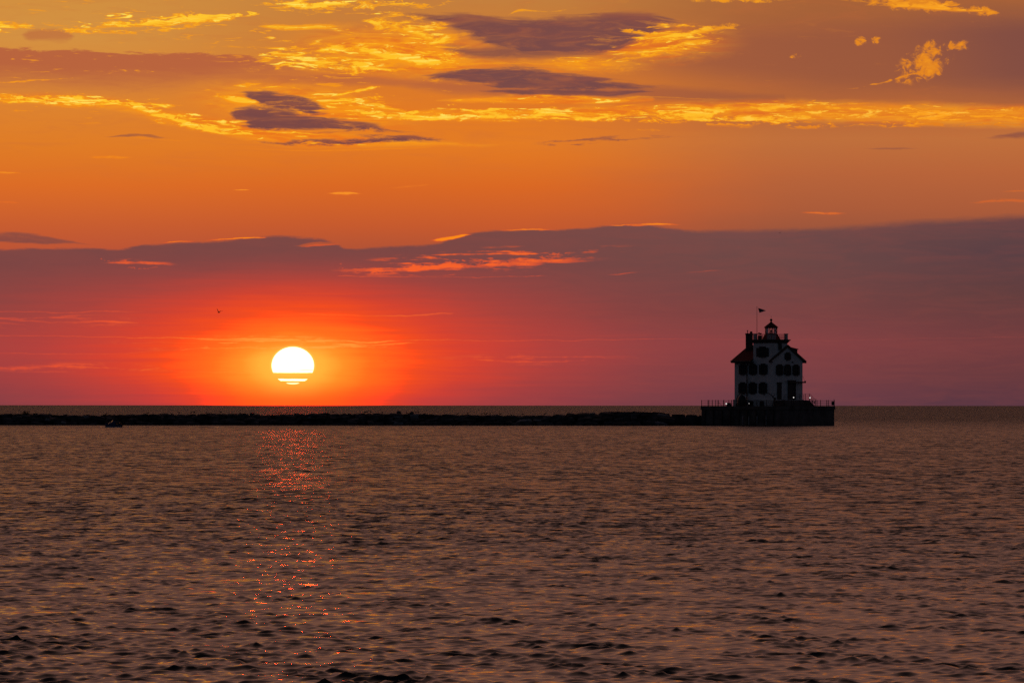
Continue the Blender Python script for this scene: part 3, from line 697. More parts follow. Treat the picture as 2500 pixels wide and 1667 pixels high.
# windows: openings on the left face (x = 0) and the right face (y = 0)
def opening(face, c, z0, z1, w, sh=True, base=0.0, shw=.42, kind='window', lab=None):
    """c: centre along the face"""
    def bx(m_, a0, a1, o0, o1, h0, h1):
        if face == 'L': m_.box(base - o1, base - o0, a0, a1, h0, h1)
        else: m_.box(a0, a1, base - o1, base - o0, h0, h1)
    m_ = MB(); t = .09
    bx(m_, c - w / 2 - t, c + w / 2 + t, .015, .17, z1, z1 + .20)
    bx(m_, c - w / 2 - t, c + w / 2 + t, .015, .20, z0 - .14, z0)
    bx(m_, c - w / 2 - t, c - w / 2, .015, .12, z0, z1); bx(m_, c + w / 2, c + w / 2 + t, .015, .12, z0, z1)
    bx(m_, c - .03, c + .03, .03, .09, z0, z1); bx(m_, c - w / 2, c - .03, .03, .085, (z0 + z1) / 2 - .035, (z0 + z1) / 2 + .035); bx(m_, c + .03, c + w / 2, .03, .085, (z0 + z1) / 2 - .035, (z0 + z1) / 2 + .035)
    f = m_.build('window', 'frame', house, label=lab)
    g_ = MB(); bx(g_, c - w / 2, c + w / 2, .016, .03, z0, z1); g_.build('pane', 'glass', f)
    if sh:
        for sgn in (-1, 1):
            s_ = MB(); i0 = c + sgn * (w / 2 + t + .02); i1 = i0 + sgn * shw
            lo, hi2 = min(i0, i1), max(i0, i1)
            bx(s_, lo, lo + .06, .02, .09, z0, z1 - .06); bx(s_, hi2 - .06, hi2, .02, .09, z0, z1 - .06)
            k = 12
            for j in range(k):
                zz = z0 + (z1 - .06 - z0) * j / k
                bx(s_, lo + .06, hi2 - .06, .03, .075, zz, zz + (z1 - z0) / k * .72)
            bx(s_, lo + .06, hi2 - .06, .016, .03, z0, z1 - .06)
            s_.build('shutter', 'shutter', f)
    return f
def ly(X): return (920 - X) / 62 / .766
def rx(X): return (X - 920) / 62 / .643
for X in (590, 707, 825):
    opening('L', ly(X), hz(868), hz(758), .92, shw=.46)
    opening('L', ly(X - 4), hz(1090), hz(972), .92, shw=.46)
opening('L', ly(818), hz(665), hz(560), 1.36, shw=.72, base=-.012)
for X in (1012, 1104, 1203):
    opening('R', rx(X), hz(875), hz(765), 1.0, shw=.44)
opening('R', rx(1107), hz(697), hz(624), .80, shw=.40)
opening('R', rx(1015), hz(578), hz(510), .75, sh=False, base=-.012)
for X in (693, 816): opening('L', ly(X), hz(1234), hz(1192), .75, sh=False, base=-.14)
# doors
d1 = MB(); x0, x1 = rx(984), rx(1033); d1.box(x0, x1, -.10, -.015, 1.25, hz(975)); d1.box(x0 - .1, x1 + .1, -.2, -.015, hz(975), hz(963))
d1 = d1.build('door', 'shutter', house, label='narrow dark side door')
MB().box(x0 + .12, x0 + .2, -.16, -.10, 2.2, 2.34).build('handle', 'black', d1)
d2 = MB(); x0, x1 = rx(1112), rx(1190); d2.box(x0, x1, -.12, -.015, 1.25, hz(952)); d2.box(x0 - .12, x1 + .12, -.24, -.015, hz(952), hz(937))
d2.box(x0 - .12, x0, -.2, -.015, 1.25, hz(952)); d2.box(x1, x1 + .12, -.2, -.015, 1.25, hz(952))
d2 = d2.build('door', 'shutter', house, label='tall dark main doorway')
MB().box(x1 - .3, x1 - .2, -.18, -.12, 2.2, 2.34).build('handle', 'black', d2)
# downspout with its bend
yv = ly(640)
dp = MB(); dp.tube([(-.8, yv - .55, 8.25), (-.45, yv - .4, 8.05), (-.16, yv - .1, 7.8), (-.16, yv, 7.4), (-.16, yv, 2.0), (-.22, yv, 1.0), (-.28, yv, .1)], .10, 8)
for h in (2.4, 4.6, 6.6): dp.box(-.28, -.01, yv - .14, yv + .14, h, h + .07)
dp.build('downspout', 'black', house)
# small pulley bracket under gable
pb = MB(); pb.box(rx(1155), rx(1163), -.22, -.015, hz(728), hz(718)); pb.tube([(rx(1159), -.15, hz(720)), (rx(1172), -.05, hz(742))], .04, 6); pb.build('bracket', 'black', house)
# hoist beam along the right face, running past the corner, with its stay
hb = MB(); hb.tube([(rx(1055), -.35, hz(952)), (rx(1110), -.35, hz(953))], .045, 6)
hb.box(rx(1110), rx(1300), -.46, -.24, hz(970), hz(954)); hb.box(rx(1292), rx(1300), -.46, -.24, hz(954), hz(945))
hb.tube([(9.05, -.1, hz(890)), (rx(1292), -.35, hz(950))], .022, 6)
hb.build('hoist_beam', 'black', house)
# cornice
co = MB()
def ring(b_, o, h0, h1): b_.box(-o, TX + o, -o, TY + o, h0, h1)
ring(co, .10, 11.80, 11.96); ring(co, .20, 11.961, 12.12); ring(co, .32, 12.121, 12.30); ring(co, .46, 12.301, 12.48)
co.build('cornice', 'trim', house)
for (x, y) in ((.28, TY - .3), (TX - .1, .22), (.3, .3), (TX - .25, TY - .3)):
    if (x, y) == (.3, .3): continue
    p_ = MB(); p_.box(x - .24, x + .24, y - .24, y + .24, 12.48, 13.50); p_.box(x - .31, x + .31, y - .31, y + .31, 13.50, 13.60); p_.box(x - .28, x + .28, y - .28, y + .28, 12.4801, 12.6)
    p_.build('corner_post', 'base', house)
tr = MB()
cs = [(.05, .05), (TX, .05), (TX, TY), (.05, TY)]
for i in range(4):
    a, c = Vector(cs[i] + (0,)), Vector(cs[(i + 1) % 4] + (0,))
    for h in (12.75, 13.05, 13.45): tr.tube([a + Vector((0, 0, h)), c + Vector((0, 0, h))], .028, 6)
    for k in range(10):
        q = a.lerp(c, k / 10); tr.tube([q + Vector((0, 0, 12.48)), q + Vector((0, 0, 13.45))], .022 if k else .05, 6)
tr.build('tower_railing', 'red', house)
# lantern room
LC = (2.45, 2.15)
lant = MB(); lant.lathe([(1.0, 12.48), (1.0, 13.42), (1.08, 13.44), (1.08, 13.54), (1.0, 13.56)], LC + (0,), 24)
lant = lant.build('lantern', 'base', house, label='glazed octagonal lantern room with conical red cap')
for sx, sy in ((-1, 1), (1, -1)):
    fin = MB()
    dvec = Vector((sx, sy, 0)).normalized(); pv = Vector((-dvec.y, dvec.x, 0)) * .5
    c0 = Vector(LC + (0,))
    a = c0 + dvec * .85 + Vector((0, 0, 12.49)) - pv; b2_ = c0 + dvec * 1.72 + Vector((0, 0, 12.49)) - pv; c3 = c0 + dvec * 1.12 + Vector((0, 0, 13.55)) - pv; d4 = c0 + dvec * .85 + Vector((0, 0, 13.55)) - pv
    fin.prism([a, b2_, c3, d4], pv * 2)
    fin.build('flared_skirt', 'red', lant)
ph8 = R(22.5) - R(50) + R(10)
fr = MB(); rr8 = 1.13
pt = lambda k, h, r=rr8: (LC[0] + r * math.cos(ph8 + k * math.pi / 4), LC[1] + r * math.sin(ph8 + k * math.pi / 4), h)
for k in range(8):
    fr.tube([pt(k, 13.5), pt(k, 14.72)], .055, 6)
    fr.tube([pt(k, 13.62), pt(k + 1, 13.62)], .05, 6); fr.tube([pt(k, 14.66), pt(k + 1, 14.66)], .06, 6)
    fr.tube([pt(k, 13.62, 1.10), pt(k + 1, 14.66, 1.10)], .025, 5); fr.tube([pt(k + 1, 13.62, 1.08), pt(k, 14.66, 1.08)], .025, 5)
fr.build('glazing_bars', 'black', lant)
gl = MB()
for k in range(8): gl.add([pt(k, 13.6, 1.04), pt(k + 1, 13.6, 1.04), pt(k + 1, 14.68, 1.04), pt(k, 14.68, 1.04)], [(0, 1, 2, 3)])
gl.build('glass', 'clear', lant)
le = MB(); le.lathe([(.05, 13.45), (.12, 13.6), (.12, 13.75)], LC + (0,), 10); le.lathe([(.07, 13.76), (.17, 13.9), (.17, 14.15), (.07, 14.3)], LC + (0,), 12); le.build('lens', 'glass', lant)
lr = MB(); lr.lathe([(1.30, 14.66), (1.34, 14.72), (1.32, 14.80), (.95, 15.12), (.55, 15.42), (.26, 15.64), (.14, 15.80), (.12, 15.95)], LC + (0,), 16)
lr.build('lantern_roof', 'roof', lant)
lb = MB(); lb.lathe([(.10, 15.93), (.15, 15.98), (.23, 16.06), (.25, 16.16), (.22, 16.27), (.12, 16.35), (.04, 16.38)], LC + (0,), 14); lb.tube([LC + (16.36,), LC + (16.95,)], .025, 6)
lb.build('ball_finial', 'black', lant)

# --- equipment cabinet on the tower deck
eq = thing('antenna_cluster', 'dark cluster of aerials and boxes on the tower roof beside the flagpole', 'antenna', wl(.55, 3.3, 12.48), HROT)
e = MB(); e.box(-.25, .25, -.3, .3, 0, .75); e.build('housing', 'black', eq)
e = MB(); e.tube([(0, .2, .7), (0, .2, 1.3)], .04, 6); e.box(-.05, .05, .05, .4, 1.05, 1.28); e.tube([(0, -.2, .7), (0, -.2, 1.15)], .04, 6); e.box(-.12, .12, -.32, -.08, .95, 1.2)
e.build('aerials', 'rail', eq)

# --- flagpole and flag
fp = thing('flagpole', 'thin tall flagpole standing on the tower roof above the chimney', 'flagpole', wl(.52, 4.0, 12.48), HROT)
e = MB(); e.tube([(0, 0, 0), (0, 0, 6.05)], .05, 8, .03); e.build('pole', 'rail', fp)
e = MB(); e.lathe([(.02, 6.04), (.06, 6.08), (.06, 6.14), (.02, 6.18)], (0, 0, 0), 8); e.build('pole_cap', 'rail', fp)
def flag():
    nx, nz = 24, 13
    b_ = MB()
    W0 = 1.5
    def P(i, j):
        s_ = i / nx; t_ = j / nz
        topz = -.35 * s_ - .10 * s_ * s_; botz = -.90 + .38 * s_
        zz = topz + (botz - topz) * t_
        xx = .20 + .26 * t_ * (1 - s_) + s_ * (W0 - .14 * abs(t_ - .55))
        return Vector((xx, .10 * math.sin(s_ * 9 + t_ * 1.5) * (0.3 + s_), zz))
    for side in (0, 1):
        off = Vector((0, .012 * (1 if side else -1), 0))
        for j in range(nz):
            for i in range(nx):
                b_.cur = 0 if (i < 10 and j < 7) else (1 if j % 2 == 0 else 2)
                b_.add([P(i, j) + off, P(i + 1, j) + off, P(i + 1, j + 1) + off, P(i, j + 1) + off], [(0, 1, 2, 3)])
    # close the hem
    b_.cur = 1
    hem = [(i, 0) for i in range(nx + 1)] + [(nx, j) for j in range(1, nz + 1)] + [(i, nz) for i in range(nx - 1, -1, -1)] + [(0, j) for j in range(nz - 1, 0, -1)]
    for a, c in zip(hem, hem[1:] + hem[:1]):
        o = Vector((0, .012, 0)); b_.add([P(*a) - o, P(*c) - o, P(*c) + o, P(*a) + o], [(0, 1, 2, 3)])
    return b_
fo = flag().build('flag', ['navy', 'fred', 'fwhite'], smooth=False)
fo.location = wl(.52, 4.0, hz(100)); fo.rotation_euler = (0, 0, VROT)
tag(fo, 'red white and blue striped flag streaming from the tower flagpole', 'flag')

# --- landing and stairs against the right face
land = thing('landing', 'dark raised landing with stairs at the main doorway', 'landing', wl(0, 0, 0), HROT)
LT = 1.12
mb = MB(); mb.box(1.7, 9.0, -1.85, -.145, 0, LT); mb.build('deck', 'concrete', land)
st = MB()
for i in range(6): st.box(9.001 + i * .28, 9.001 + (i + 1) * .28, -1.75, -.5, 0, LT - (i + 1) * .17)
st.build('stairs', 'concrete', land)
st = MB()
for i in range(5): st.box(1.699 - (i + 1) * .3, 1.699 - i * .3, -1.75, -.5, 0, LT - (i + 1) * .19)
st.build('stairs', 'concrete', land)
hr = MB(); yb = -1.8
for x in (2.7, 4.2, 6.1, 7.7, 8.9): hr.tube([(x, yb, LT - .2), (x, yb, LT + 1.22)], .05, 8)
for h in (.34, .72, 1.1):
    hr.tube([(.9, yb, h + .02), (1.3, yb, h + .5), (1.9, yb, h + LT - .1), (2.7, yb, h + LT), (8.9, yb, h + LT), (9.2, yb, h + LT), (10.7, yb, h + .05)], .028, 6)
hr.tube([(10.7, yb, 0), (10.7, yb, 1.2)], .04, 8)
for x in (5.2, 8.9): hr.tube([(x, -.4, LT), (x, -.4, LT + 1.1)], .035, 6)
hr.build('handrail', 'rail', land)

# --- perimeter railings, one per side of the crib
def railing(label, a, c, ts, thick=()):
    a, c = Vector(a), Vector(c)
    o = thing('railing', label, 'railing', wl(a.x, a.y, 0), HROT, 'guard railings round the crib deck')
    d_ = c - a
    for h in (.22, .62, 1.02): MB().tube([(0, 0, h), (d_.x, d_.y, h)], .030, 6).build('rail', 'rail', o)
    for t in ts:
        r_ = .085 if t in thick else .060
        MB().tube([(d_.x * t, d_.y * t, 0), (d_.x * t, d_.y * t, 1.17)], r_, 8).build('post', 'black', o)
i_ = .12
A = (PX0 + i_, PY0 + i_); B = (PX1 - i_, PY0 + i_); C = (PX1 - i_, PY1 - i_); D = (PX0 + i_, PY1 - i_)
Xa, Xd, Xb, Xc = 984, 97, 1652, 770
tL = lambda X: (X - Xd) / (Xa - Xd)          # along D->A
railing('guard railing along the front left edge, passing before the house windows', D, A, [0, tL(185), tL(265), tL(360), tL(452), tL(548), tL(648), tL(748), tL(860), tL(948), 1], (tL(360),))
tR = lambda X: (X - Xa) / (Xb - Xa)
railing('guard railing along the front right edge below the stairs', A, B, [tR(1060), tR(1150), tR(1250), tR(1325), tR(1395), tR(1490), tR(1582), 1], (1,))
railing('far guard railing behind the lighthouse on its left', D, C, [(172 - 97) / (770 - 97), (222 - 97) / 673, (290 - 97) / 673, (415 - 97) / 673, .62, .78, .92], ((290 - 97) / 673,))
railing('far guard railing behind the lighthouse on its right', C, B, [0, .2, .4, .6, (1453 - 770) / 882, (1565 - 770) / 882], ())

# --- davits
def davit(label, X, pts, r0, r1, px=-1.4):
    yb_ = (920 + 39.9 * px - X) / 47.5
    o = thing('davit', label, 'davit', wl(px, yb_, 0), HROT, 'curved davits before the left face')
    P_ = [(0, (X - x) / 47.5, hz(y)) for x, y in pts]
    MB().tube(P_, r0, 8, r1).build('arm', 'black', o)
    MB().lathe([(.22, 0), (.22, .12), (.16, .16), (.16, .5)], (0, 0, 0), 10).build('base', 'black', o)
    k = P_[-1]; e = MB(); e.tube([k, (k[0], k[1], k[2] - .35)], .02, 5); e.box(k[0] - .06, k[0] + .06, k[1] - .08, k[1] + .08, k[2] - .5, k[2] - .33); e.build('pulley_block', 'black', o)
    return o
dv = davit('thick curved davit at the corner between the two faces', 955, [(955, 1240), (955, 1185), (950, 1155), (938, 1130), (915, 1108), (890, 1094), (862, 1086), (838, 1084)], .13, .05)
e = MB(); e.tube([(0, (955 - 930) / 47.5, hz(1140)), (0, (955 - 955) / 47.5 - .05, hz(1105))], .06, 6); e.box(-.15, .15, -.25, .15, hz(1170), hz(1140)); e.build('winch', 'black', dv)
dv = davit('thin curved davit arching over the domed tank', 514, [(514, 1240), (512, 1180), (516, 1150), (530, 1118), (552, 1096), (578, 1082), (608, 1074)], .10, .05)
tk = thing('tank', 'dark domed tank standing before the left windows', 'tank', wl(-1.3, (920 - 52 - 572) / 47.5, 0), HROT)
MB().lathe([(.78, 0), (.82, .1), (.82, .9), (.80, 1.25), (.70, 1.6), (.52, 1.86), (.28, 2.04), (.08, 2.10)], (0, 0, 0), 20).build('shell', 'black', tk, smooth=True)
MB().lathe([(.10, 2.08), (.10, 2.16), (.05, 2.18)], (0, 0, 0), 10).build('valve', 'black', tk)
MB().lathe([(.84, .55), (.85, .57), (.85, .63), (.84, .65)], (0, 0, 0), 20).build('band', 'black', tk)

# --- floodlights
def flood(label, X, Y, d, r=.13, stand=True, base=0.0, yaw=0.0):
    h = hz(Y)
    o = thing('floodlight', label, 'floodlight', vl(X, d, base), VROT + yaw, 'lit floodlights on the crib')
    h -= base
    MB().lathe([(.05, -.16), (r * .8, -.12), (r * 1.15, .02), (r * 1.2, .08)], (0, 0, 0), 12).build('lamp_head', 'black', o)
    hd = list(o.children)[0] if o.children else COL.objects[-1]
    hd.rotation_euler = (R(100), 0, 0); hd.location = (0, .1, h)
    l_ = MB().lathe([(r * .9, .082), (r * .95, .10), (r * .5, .13), (.01, .14)], (0, 0, 0), 12).build('lens', 'lampglass', o)
    l_.rotation_euler = (R(100), 0, 0); l_.location = (0, .1, h)
    e = MB(); e.tube([(0, .12, 0), (0, .12, max(.1, h))], .035, 6); e.box(-.14, .14, 0, .26, 0, .05); e.build('stand', 'black', o)
flood('lit floodlight on the far left of the deck by the winch box', 395, 1211, 1.0, .13)
flood('tiny lit floodlight before the house foundation', 660, 1208, 0.0, .06)
flood('lit floodlight in front of the main doorway', 1175, 1138, -.4, .11, base=0.0)
flood('lit floodlight at the head of the right hand stairs', 1366, 1141, 3.0, .12, base=0.0)

# --- deck clutter
wb = thing('winch_box', 'dark winch housing behind the left railing', 'winch', vl(425, 4.5, 0), VROT)
e = MB(); e.box(-.42, .42, -.3, .3, 0, .42); e.build('housing', 'black', wb)
e = MB(); e.tube([(-.35, -.05, .5), (.35, -.05, .5)], .16, 10); e.build('drum', 'black', wb)
e = MB(); e.tube([(.42, 0, .45), (.6, 0, .45), (.6, 0, .25)], .03, 6); e.build('crank', 'rail', wb)
gw = thing('gangway_ladder', 'small tilted gangway ladder lying at the left railing', 'ladder', vl(300, 5.5, 0), VROT)
e = MB()
for yy in (0, .4): e.tube([(-.05, yy, .75), (.75, yy, .02)], .035, 6)
e.build('stringers', 'rail', gw)
e = MB()
for k in range(5): e.tube([(.05 + k * .15, 0, .66 - k * .137), (.05 + k * .15, .4, .66 - k * .137)], .025, 6)
e.build('rungs', 'rail', gw)
ms = thing('metal_stand', 'slanted open metal stand at the foot of the right hand stairs', 'stand', vl(1405, 5.0, 0), VROT)
e = MB()
for yy in (0, .5):
    e.tube([(.55, yy, 1.40), (.30, yy, 0)], .03, 6); e.tube([(-.40, yy, 1.36), (-.10, yy, .3), (-.05, yy, 0)], .03, 6); e.tube([(-.42, yy, 1.36), (.56, yy, 1.38)], .022, 6)
e.build('frame', 'rail', ms)
e = MB(); e.box(-.55, .42, 0, .5, .80, .90); e.build('shelf', 'black', ms)
e = MB(); e.tube([(.1, .25, .5), (.35, .25, .75)], .09, 8); e.build('hose_reel', 'rail', ms)
cb = thing('cabinet', 'dark control cabinet by the right corner post', 'cabinet', vl(1632, 6.0, 0), VROT)
e = MB(); e.box(-.24, .2, -.2, .2, .2, .92); e.build('box', 'shutter', cb); 
for lx in (-.1, .1): MB().tube([(lx, 0, 0), (lx, 0, .2)], .04, 6).build('leg', 'black', cb)
e = MB(); e.tube([(.22, 0, .3), (.22, 0, 1.45)], .025, 6); e.build('whip_aerial', 'rail', cb)
lk = thing('locker', 'low dark deck locker beside the landing', 'locker', wl(.3, -1.6, 0), HROT)
e = MB(); e.box(-1.1, .75, -.5, .5, 0, .85); e.build('body', 'black', lk); e = MB(); e.prism([(-1.15, -.55, .85), (.8, -.55, .85), (.8, -.55, .95), (-1.15, -.55, 1.0)], (0, 1.1, 0)); e.build('lid', 'black', lk)

# ------------------------------------------------------------------ breakwater
DB = 862.0
PROF = [(-900, 1012), (-400, 1014), (-100, 1012), (0, 1013), (60, 1012), (100, 1012), (150, 1014), (230, 1015), (280, 1014), (330, 1013), (400, 1011.5), (430, 1013), (500, 1011), (560, 1011), (610, 1012), (645, 1013.5), (690, 1013), (730, 1011),
        (760, 1009), (800, 1009), (850, 1011), (900, 1010), (950, 1010), (1000, 1011), (1050, 1011.5), (1120, 1013), (1180, 1013.5), (1250, 1015), (1300, 1015), (1320, 1013), (1345, 1014.5), (1390, 1010.5), (1430, 1009), (1458, 1008),
        (1475, 1004.8), (1540, 1005), (1590, 1006.5), (1632, 1009), (1700, 1012), (1730, 1012)]
def ptop(px):
    for (a, ya), (c, yc) in zip(PROF, PROF[1:]):
        if a <= px <= c: return ya + (yc - ya) * (px - a) / (c - a)
    return 1012
def bx_(px, d=DB): return (px - 1250) / F_PX * d
def btop(px): return CAM_H - (ptop(px) - 989) / F_PX * DB
bw = thing('breakwater', 'long low dark stone breakwater reaching from the left to the lighthouse', 'breakwater', (0, DB, 0))
# core
mb = MB(); pxs = list(range(-900, 1640, 12)); sec = []
for px in pxs:
    t_ = btop(px) - .30 + random.uniform(-.08, .06); x = bx_(px)
    sec += [(x, -4.2, -1.5), (x, -3.2, .25), (x, -1.6, t_ * .82), (x, -.8, t_), (x, 2.2, t_), (x, 6.5, -1.5)]
fs = []
for i in range(len(pxs) - 1):
    for k in range(5): fs.append((i * 6 + k, i * 6 + k + 1, (i + 1) * 6 + k + 1, (i + 1) * 6 + k))
fs += [(0, 5, 4, 3, 2, 1), tuple((len(pxs) - 1) * 6 + k for k in (0, 1, 2, 3, 4, 5))]
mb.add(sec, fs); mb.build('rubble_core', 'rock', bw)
def rock(b_, x, y, z_, sx, sy, sz, rot=None, j=.22):
    """irregular quarried stone: chamfered, jittered block"""
    m_ = Matrix.Rotation(random.uniform(0, 6.28) if rot is None else rot, 3, 'Z') @ Matrix.Rotation(random.uniform(-.2, .2), 3, 'X') @ Matrix.Rotation(random.uniform(-.16, .16), 3, 'Y')
    vs = []
    for zz, s_ in ((-1, .8), (-.55, 1), (.55, 1), (1, .74)):
        for a, c in ((-1, -.6), (-.6, -1), (.6, -1), (1, -.6), (1, .6), (.6, 1), (-.6, 1), (-1, .6)):
            v_ = m_ @ Vector((a * sx * s_ * (1 + random.uniform(-j, j)), c * sy * s_ * (1 + random.uniform(-j, j)), zz * sz * (1 + random.uniform(-j, j) * .6)))
            vs.append((v_.x + x, v_.y + y, v_.z + z_))
    fs_ = [tuple(range(8))[::-1], tuple(range(24, 32))]
    for r_ in range(3): fs_ += [(r_ * 8 + k, r_ * 8 + (k + 1) % 8, (r_ + 1) * 8 + (k + 1) % 8, (r_ + 1) * 8 + k) for k in range(8)]
    b_.add(vs, fs_)
pl = MB()
mb = MB()
px = -900.0
while px < 1632:
    w_ = random.uniform(.45, 1.5)
    x = bx_(px); t_ = btop(px)
    h_ = random.uniform(.25, .5)
    rock(mb, x, random.uniform(-1.2, .6), t_ - h_ + random.uniform(-.10, .07), w_, random.uniform(.6, 1.1), h_, random.uniform(-.3, .3))
    if random.random() < .22: rock(mb, x + random.uniform(-.5, .5), random.uniform(-.8, 1.2), t_ + random.uniform(-.12, .02), random.uniform(.15, .4), .4, random.uniform(.12, .22))
    px += w_ * 2 * 12.9 * random.uniform(.6, .95)
for row, (yy, zf) in enumerate(((-2.0, .72), (-2.9, .42), (-3.8, .10))):
    px = -900.0
    while px < 1640:
        w_ = random.uniform(.5, 1.6); x = bx_(px)
        rock(pl if random.random() < .04 else mb, x, yy + random.uniform(-.4, .4), btop(px) * zf + random.uniform(-.15, .1), w_, random.uniform(.5, .9), random.uniform(.35, .6), random.uniform(-.4, .4))
        px += w_ * 2 * 12.9 * random.uniform(.75, 1.1)
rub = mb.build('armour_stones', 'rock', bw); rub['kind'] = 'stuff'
pls = pl.build('pale_stones', 'pale', bw); pls['kind'] = 'stuff'
for (a, c, yt) in ((1500, 1560, 1004.5), (1562, 1604, 1005.5), (1606, 1635, 1008.5), (1640, 1672, 1010.5), (1675, 1702, 1011.5), (1705, 1716, 1013.0)):
    s_ = MB(); t_ = CAM_H - (yt - 989) / F_PX * DB; x0, x1 = bx_(a), bx_(c)
    s_.prism([(x0, -2.0, -.9), (x1, -2.0, -.9), (x1 - .03, -2.0, t_ - .14), (x1 - .12, -2.0, t_ - .04), (x0 + .2, -2.0, t_ + .01), (x0 + .04, -2.0, t_ - .12)], (0, 3.6, 0))
    s_.build('cap_block', 'rock', bw)
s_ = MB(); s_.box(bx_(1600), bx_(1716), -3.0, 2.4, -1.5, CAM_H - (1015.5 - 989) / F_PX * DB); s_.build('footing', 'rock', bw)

def boulder(label, px, y, z_, sx, sy, sz, m_='rock', rot=0.0):
    b_ = MB(); rock(b_, 0, 0, 0, sx, sy, sz, rot, .16)
    o = b_.build('boulder', m_, loc=(bx_(px), DB + y, z_)); return tag(o, label, 'boulder', 'loose boulders on the breakwater')
boulder('round dark boulder on the breakwater crest, left one of a pair', 974, -.4, btop(974) + .16, .42, .45, .40)
boulder('peaked dark boulder on the breakwater crest, right one of a pair', 1006, -.4, btop(1006) + .14, .34, .4, .34)
boulder('low dark lump of rock on the crest just left of the sun', 616, -.4, btop(616) + .10, .45, .4, .24)
boulder('pale flat slab low on the breakwater face right of the middle', 1312, -3.6, .95, .75, .4, .16, 'pale', .12)
boulder('pale grey block just under the crest below the boulder pair', 972, -2.3, 1.62, .95, .5, .15, 'pale')  # grey stone catching light; that light is put into its paler colour
boulder('pale grey stone at the breakwater top where it starts to rise', 1445, -1.8, 2.25, .55, .5, .16, 'pale')
boulder('small pale stone low on the breakwater beneath the sun', 757, -2.6, 1.3, .22, .4, .35, 'pale')

# --- shrub on the breakwater
def shrub():
    o = thing('shrub', 'scraggy leafy shrub growing on the breakwater at the far left', 'shrub', (bx_(64), DB - .3, btop(64) - .25))
    st_ = MB(); lf = MB(); rnd = random.Random(5)
    tips = []
    for k in range(15):
        a = rnd.uniform(-1.0, 1.0); ln = rnd.uniform(.5, 1.15) * (1 - .35 * abs(a))
        p0_ = Vector((rnd.uniform(-.25, .25), rnd.uniform(-.2, .2), 0)); p1_ = p0_ + Vector((a * .35, rnd.uniform(-.2, .2), ln * .55)); p2_ = p0_ + Vector((a * .75, rnd.uniform(-.3, .3), ln))
        st_.tube([p0_, p1_, p2_], .025, 5, .008); tips += [p1_, p1_.lerp(p2_, .5), p2_, p0_.lerp(p1_, .6)]
    for p_ in tips:
        for q in range(12):
            c_ = p_ + Vector((rnd.gauss(0, .11), rnd.gauss(0, .11), rnd.gauss(0, .09)))
            m_ = Matrix.Rotation(rnd.uniform(0, 6.3), 3, 'Z') @ Matrix.Rotation(rnd.uniform(0, 3.1), 3, 'X'); l_ = rnd.uniform(.05, .09)
            lf.add([c_ + m_ @ Vector(v_) for v_ in ((-l_, 0, 0), (0, -l_ * .5, .01), (l_, 0, 0), (0, l_ * .5, .01))], [(0, 1, 2, 3)])
    st_.build('stem', 'bark', o); lf.build('foliage', 'leaf', o)
shrub()
tf = thing('grass_tuft', 'low dark tuft beside the scraggy shrub', 'grass tuft', (bx_(80), DB - .3, btop(80) - .1)); g_ = MB(); rnd = random.Random(9)
for k in range(60):
    a = rnd.gauss(0, .35); l_ = rnd.uniform(.15, .38); g_.add([(a - .02, 0, 0), (a + .02, 0, 0), (a + a * .5 + rnd.uniform(-.1, .1), rnd.uniform(-.1, .1), l_)], [(0, 1, 2)])
g_.build('blades', 'leaf', tf)

# ------------------------------------------------------------------ gulls
def loft(b_, spine, n=10):
    """spine: list of (x, z, ry, rz): cross-sections along x"""
    vs = [(x, ry * math.cos(2 * math.pi * k / n), z_ + rz * math.sin(2 * math.pi * k / n)) for x, z_, ry, rz in spine for k in range(n)]
    fs_ = [(i * n + k, i * n + (k + 1) % n, (i + 1) * n + (k + 1) % n, (i + 1) * n + k) for i in range(len(spine) - 1) for k in range(n)]
    fs_ += [tuple(range(n))[::-1], tuple(range(len(vs) - n, len(vs)))]
    b_.add(vs, fs_)
def gull_standing(up=1.0):
    b_ = MB()
    loft(b_, [(-.34, .25, .015, .01), (-.24, .27, .04, .025), (-.12, .29, .075, .065), (0, .31, .09, .09), (.09, .34, .075, .085), (.14, .40 * (.8 + .2 * up), .045, .05), (.155, .45 * (.72 + .28 * up), .04, .042), (.19, .48 * (.68 + .32 * up), .045, .042), (.23, .475 * (.68 + .32 * up), .03, .028), (.26, .46 * (.68 + .32 * up), .012, .012), (.31, .45 * (.68 + .32 * up), .004, .006)])
    for s_ in (-.035, .035):
        b_.tube([(-.01, s_, .24), (.0, s_, .12), (-.01, s_, .0)], .010, 5); b_.box(-.01, .06, s_ - .02, s_ + .02, -.005, .008)
    return b_
def gull_flying(lw, rw):
    """wings: lists of (span y, z, chord) outwards"""
    b_ = MB()
    loft(b_, [(-.32, .02, .05, .008), (-.20, .01, .04, .02), (-.08, 0, .06, .05), (.05, 0, .065, .06), (.14, .01, .045, .045), (.20, .02, .04, .04), (.25, .015, .02, .02), (.31, .0, .004, .005)])
    for sgn, wg in ((1, lw), (-1, rw)):
        for (y0, z0, c0), (y1, z1, c1) in zip(wg, wg[1:]):
            sw0, sw1 = y0 * .12, y1 * .12
            p_ = [(.10 - sw0, sgn * y0, z0), (.10 - sw0 - c0, sgn * y0, z0), (.10 - sw1 - c1, sgn * y1, z1), (.10 - sw1, sgn * y1, z1)]
            b_.prism(p_, (0, 0, .018))
    return b_
ORD = ['first', 'second', 'third', 'fourth', 'fifth', 'sixth', 'seventh', 'eighth', 'ninth', 'tenth', 'eleventh', 'twelfth', 'thirteenth', 'fourteenth', 'fifteenth', 'sixteenth', 'seventeenth', 'eighteenth', 'nineteenth', 'twentieth']
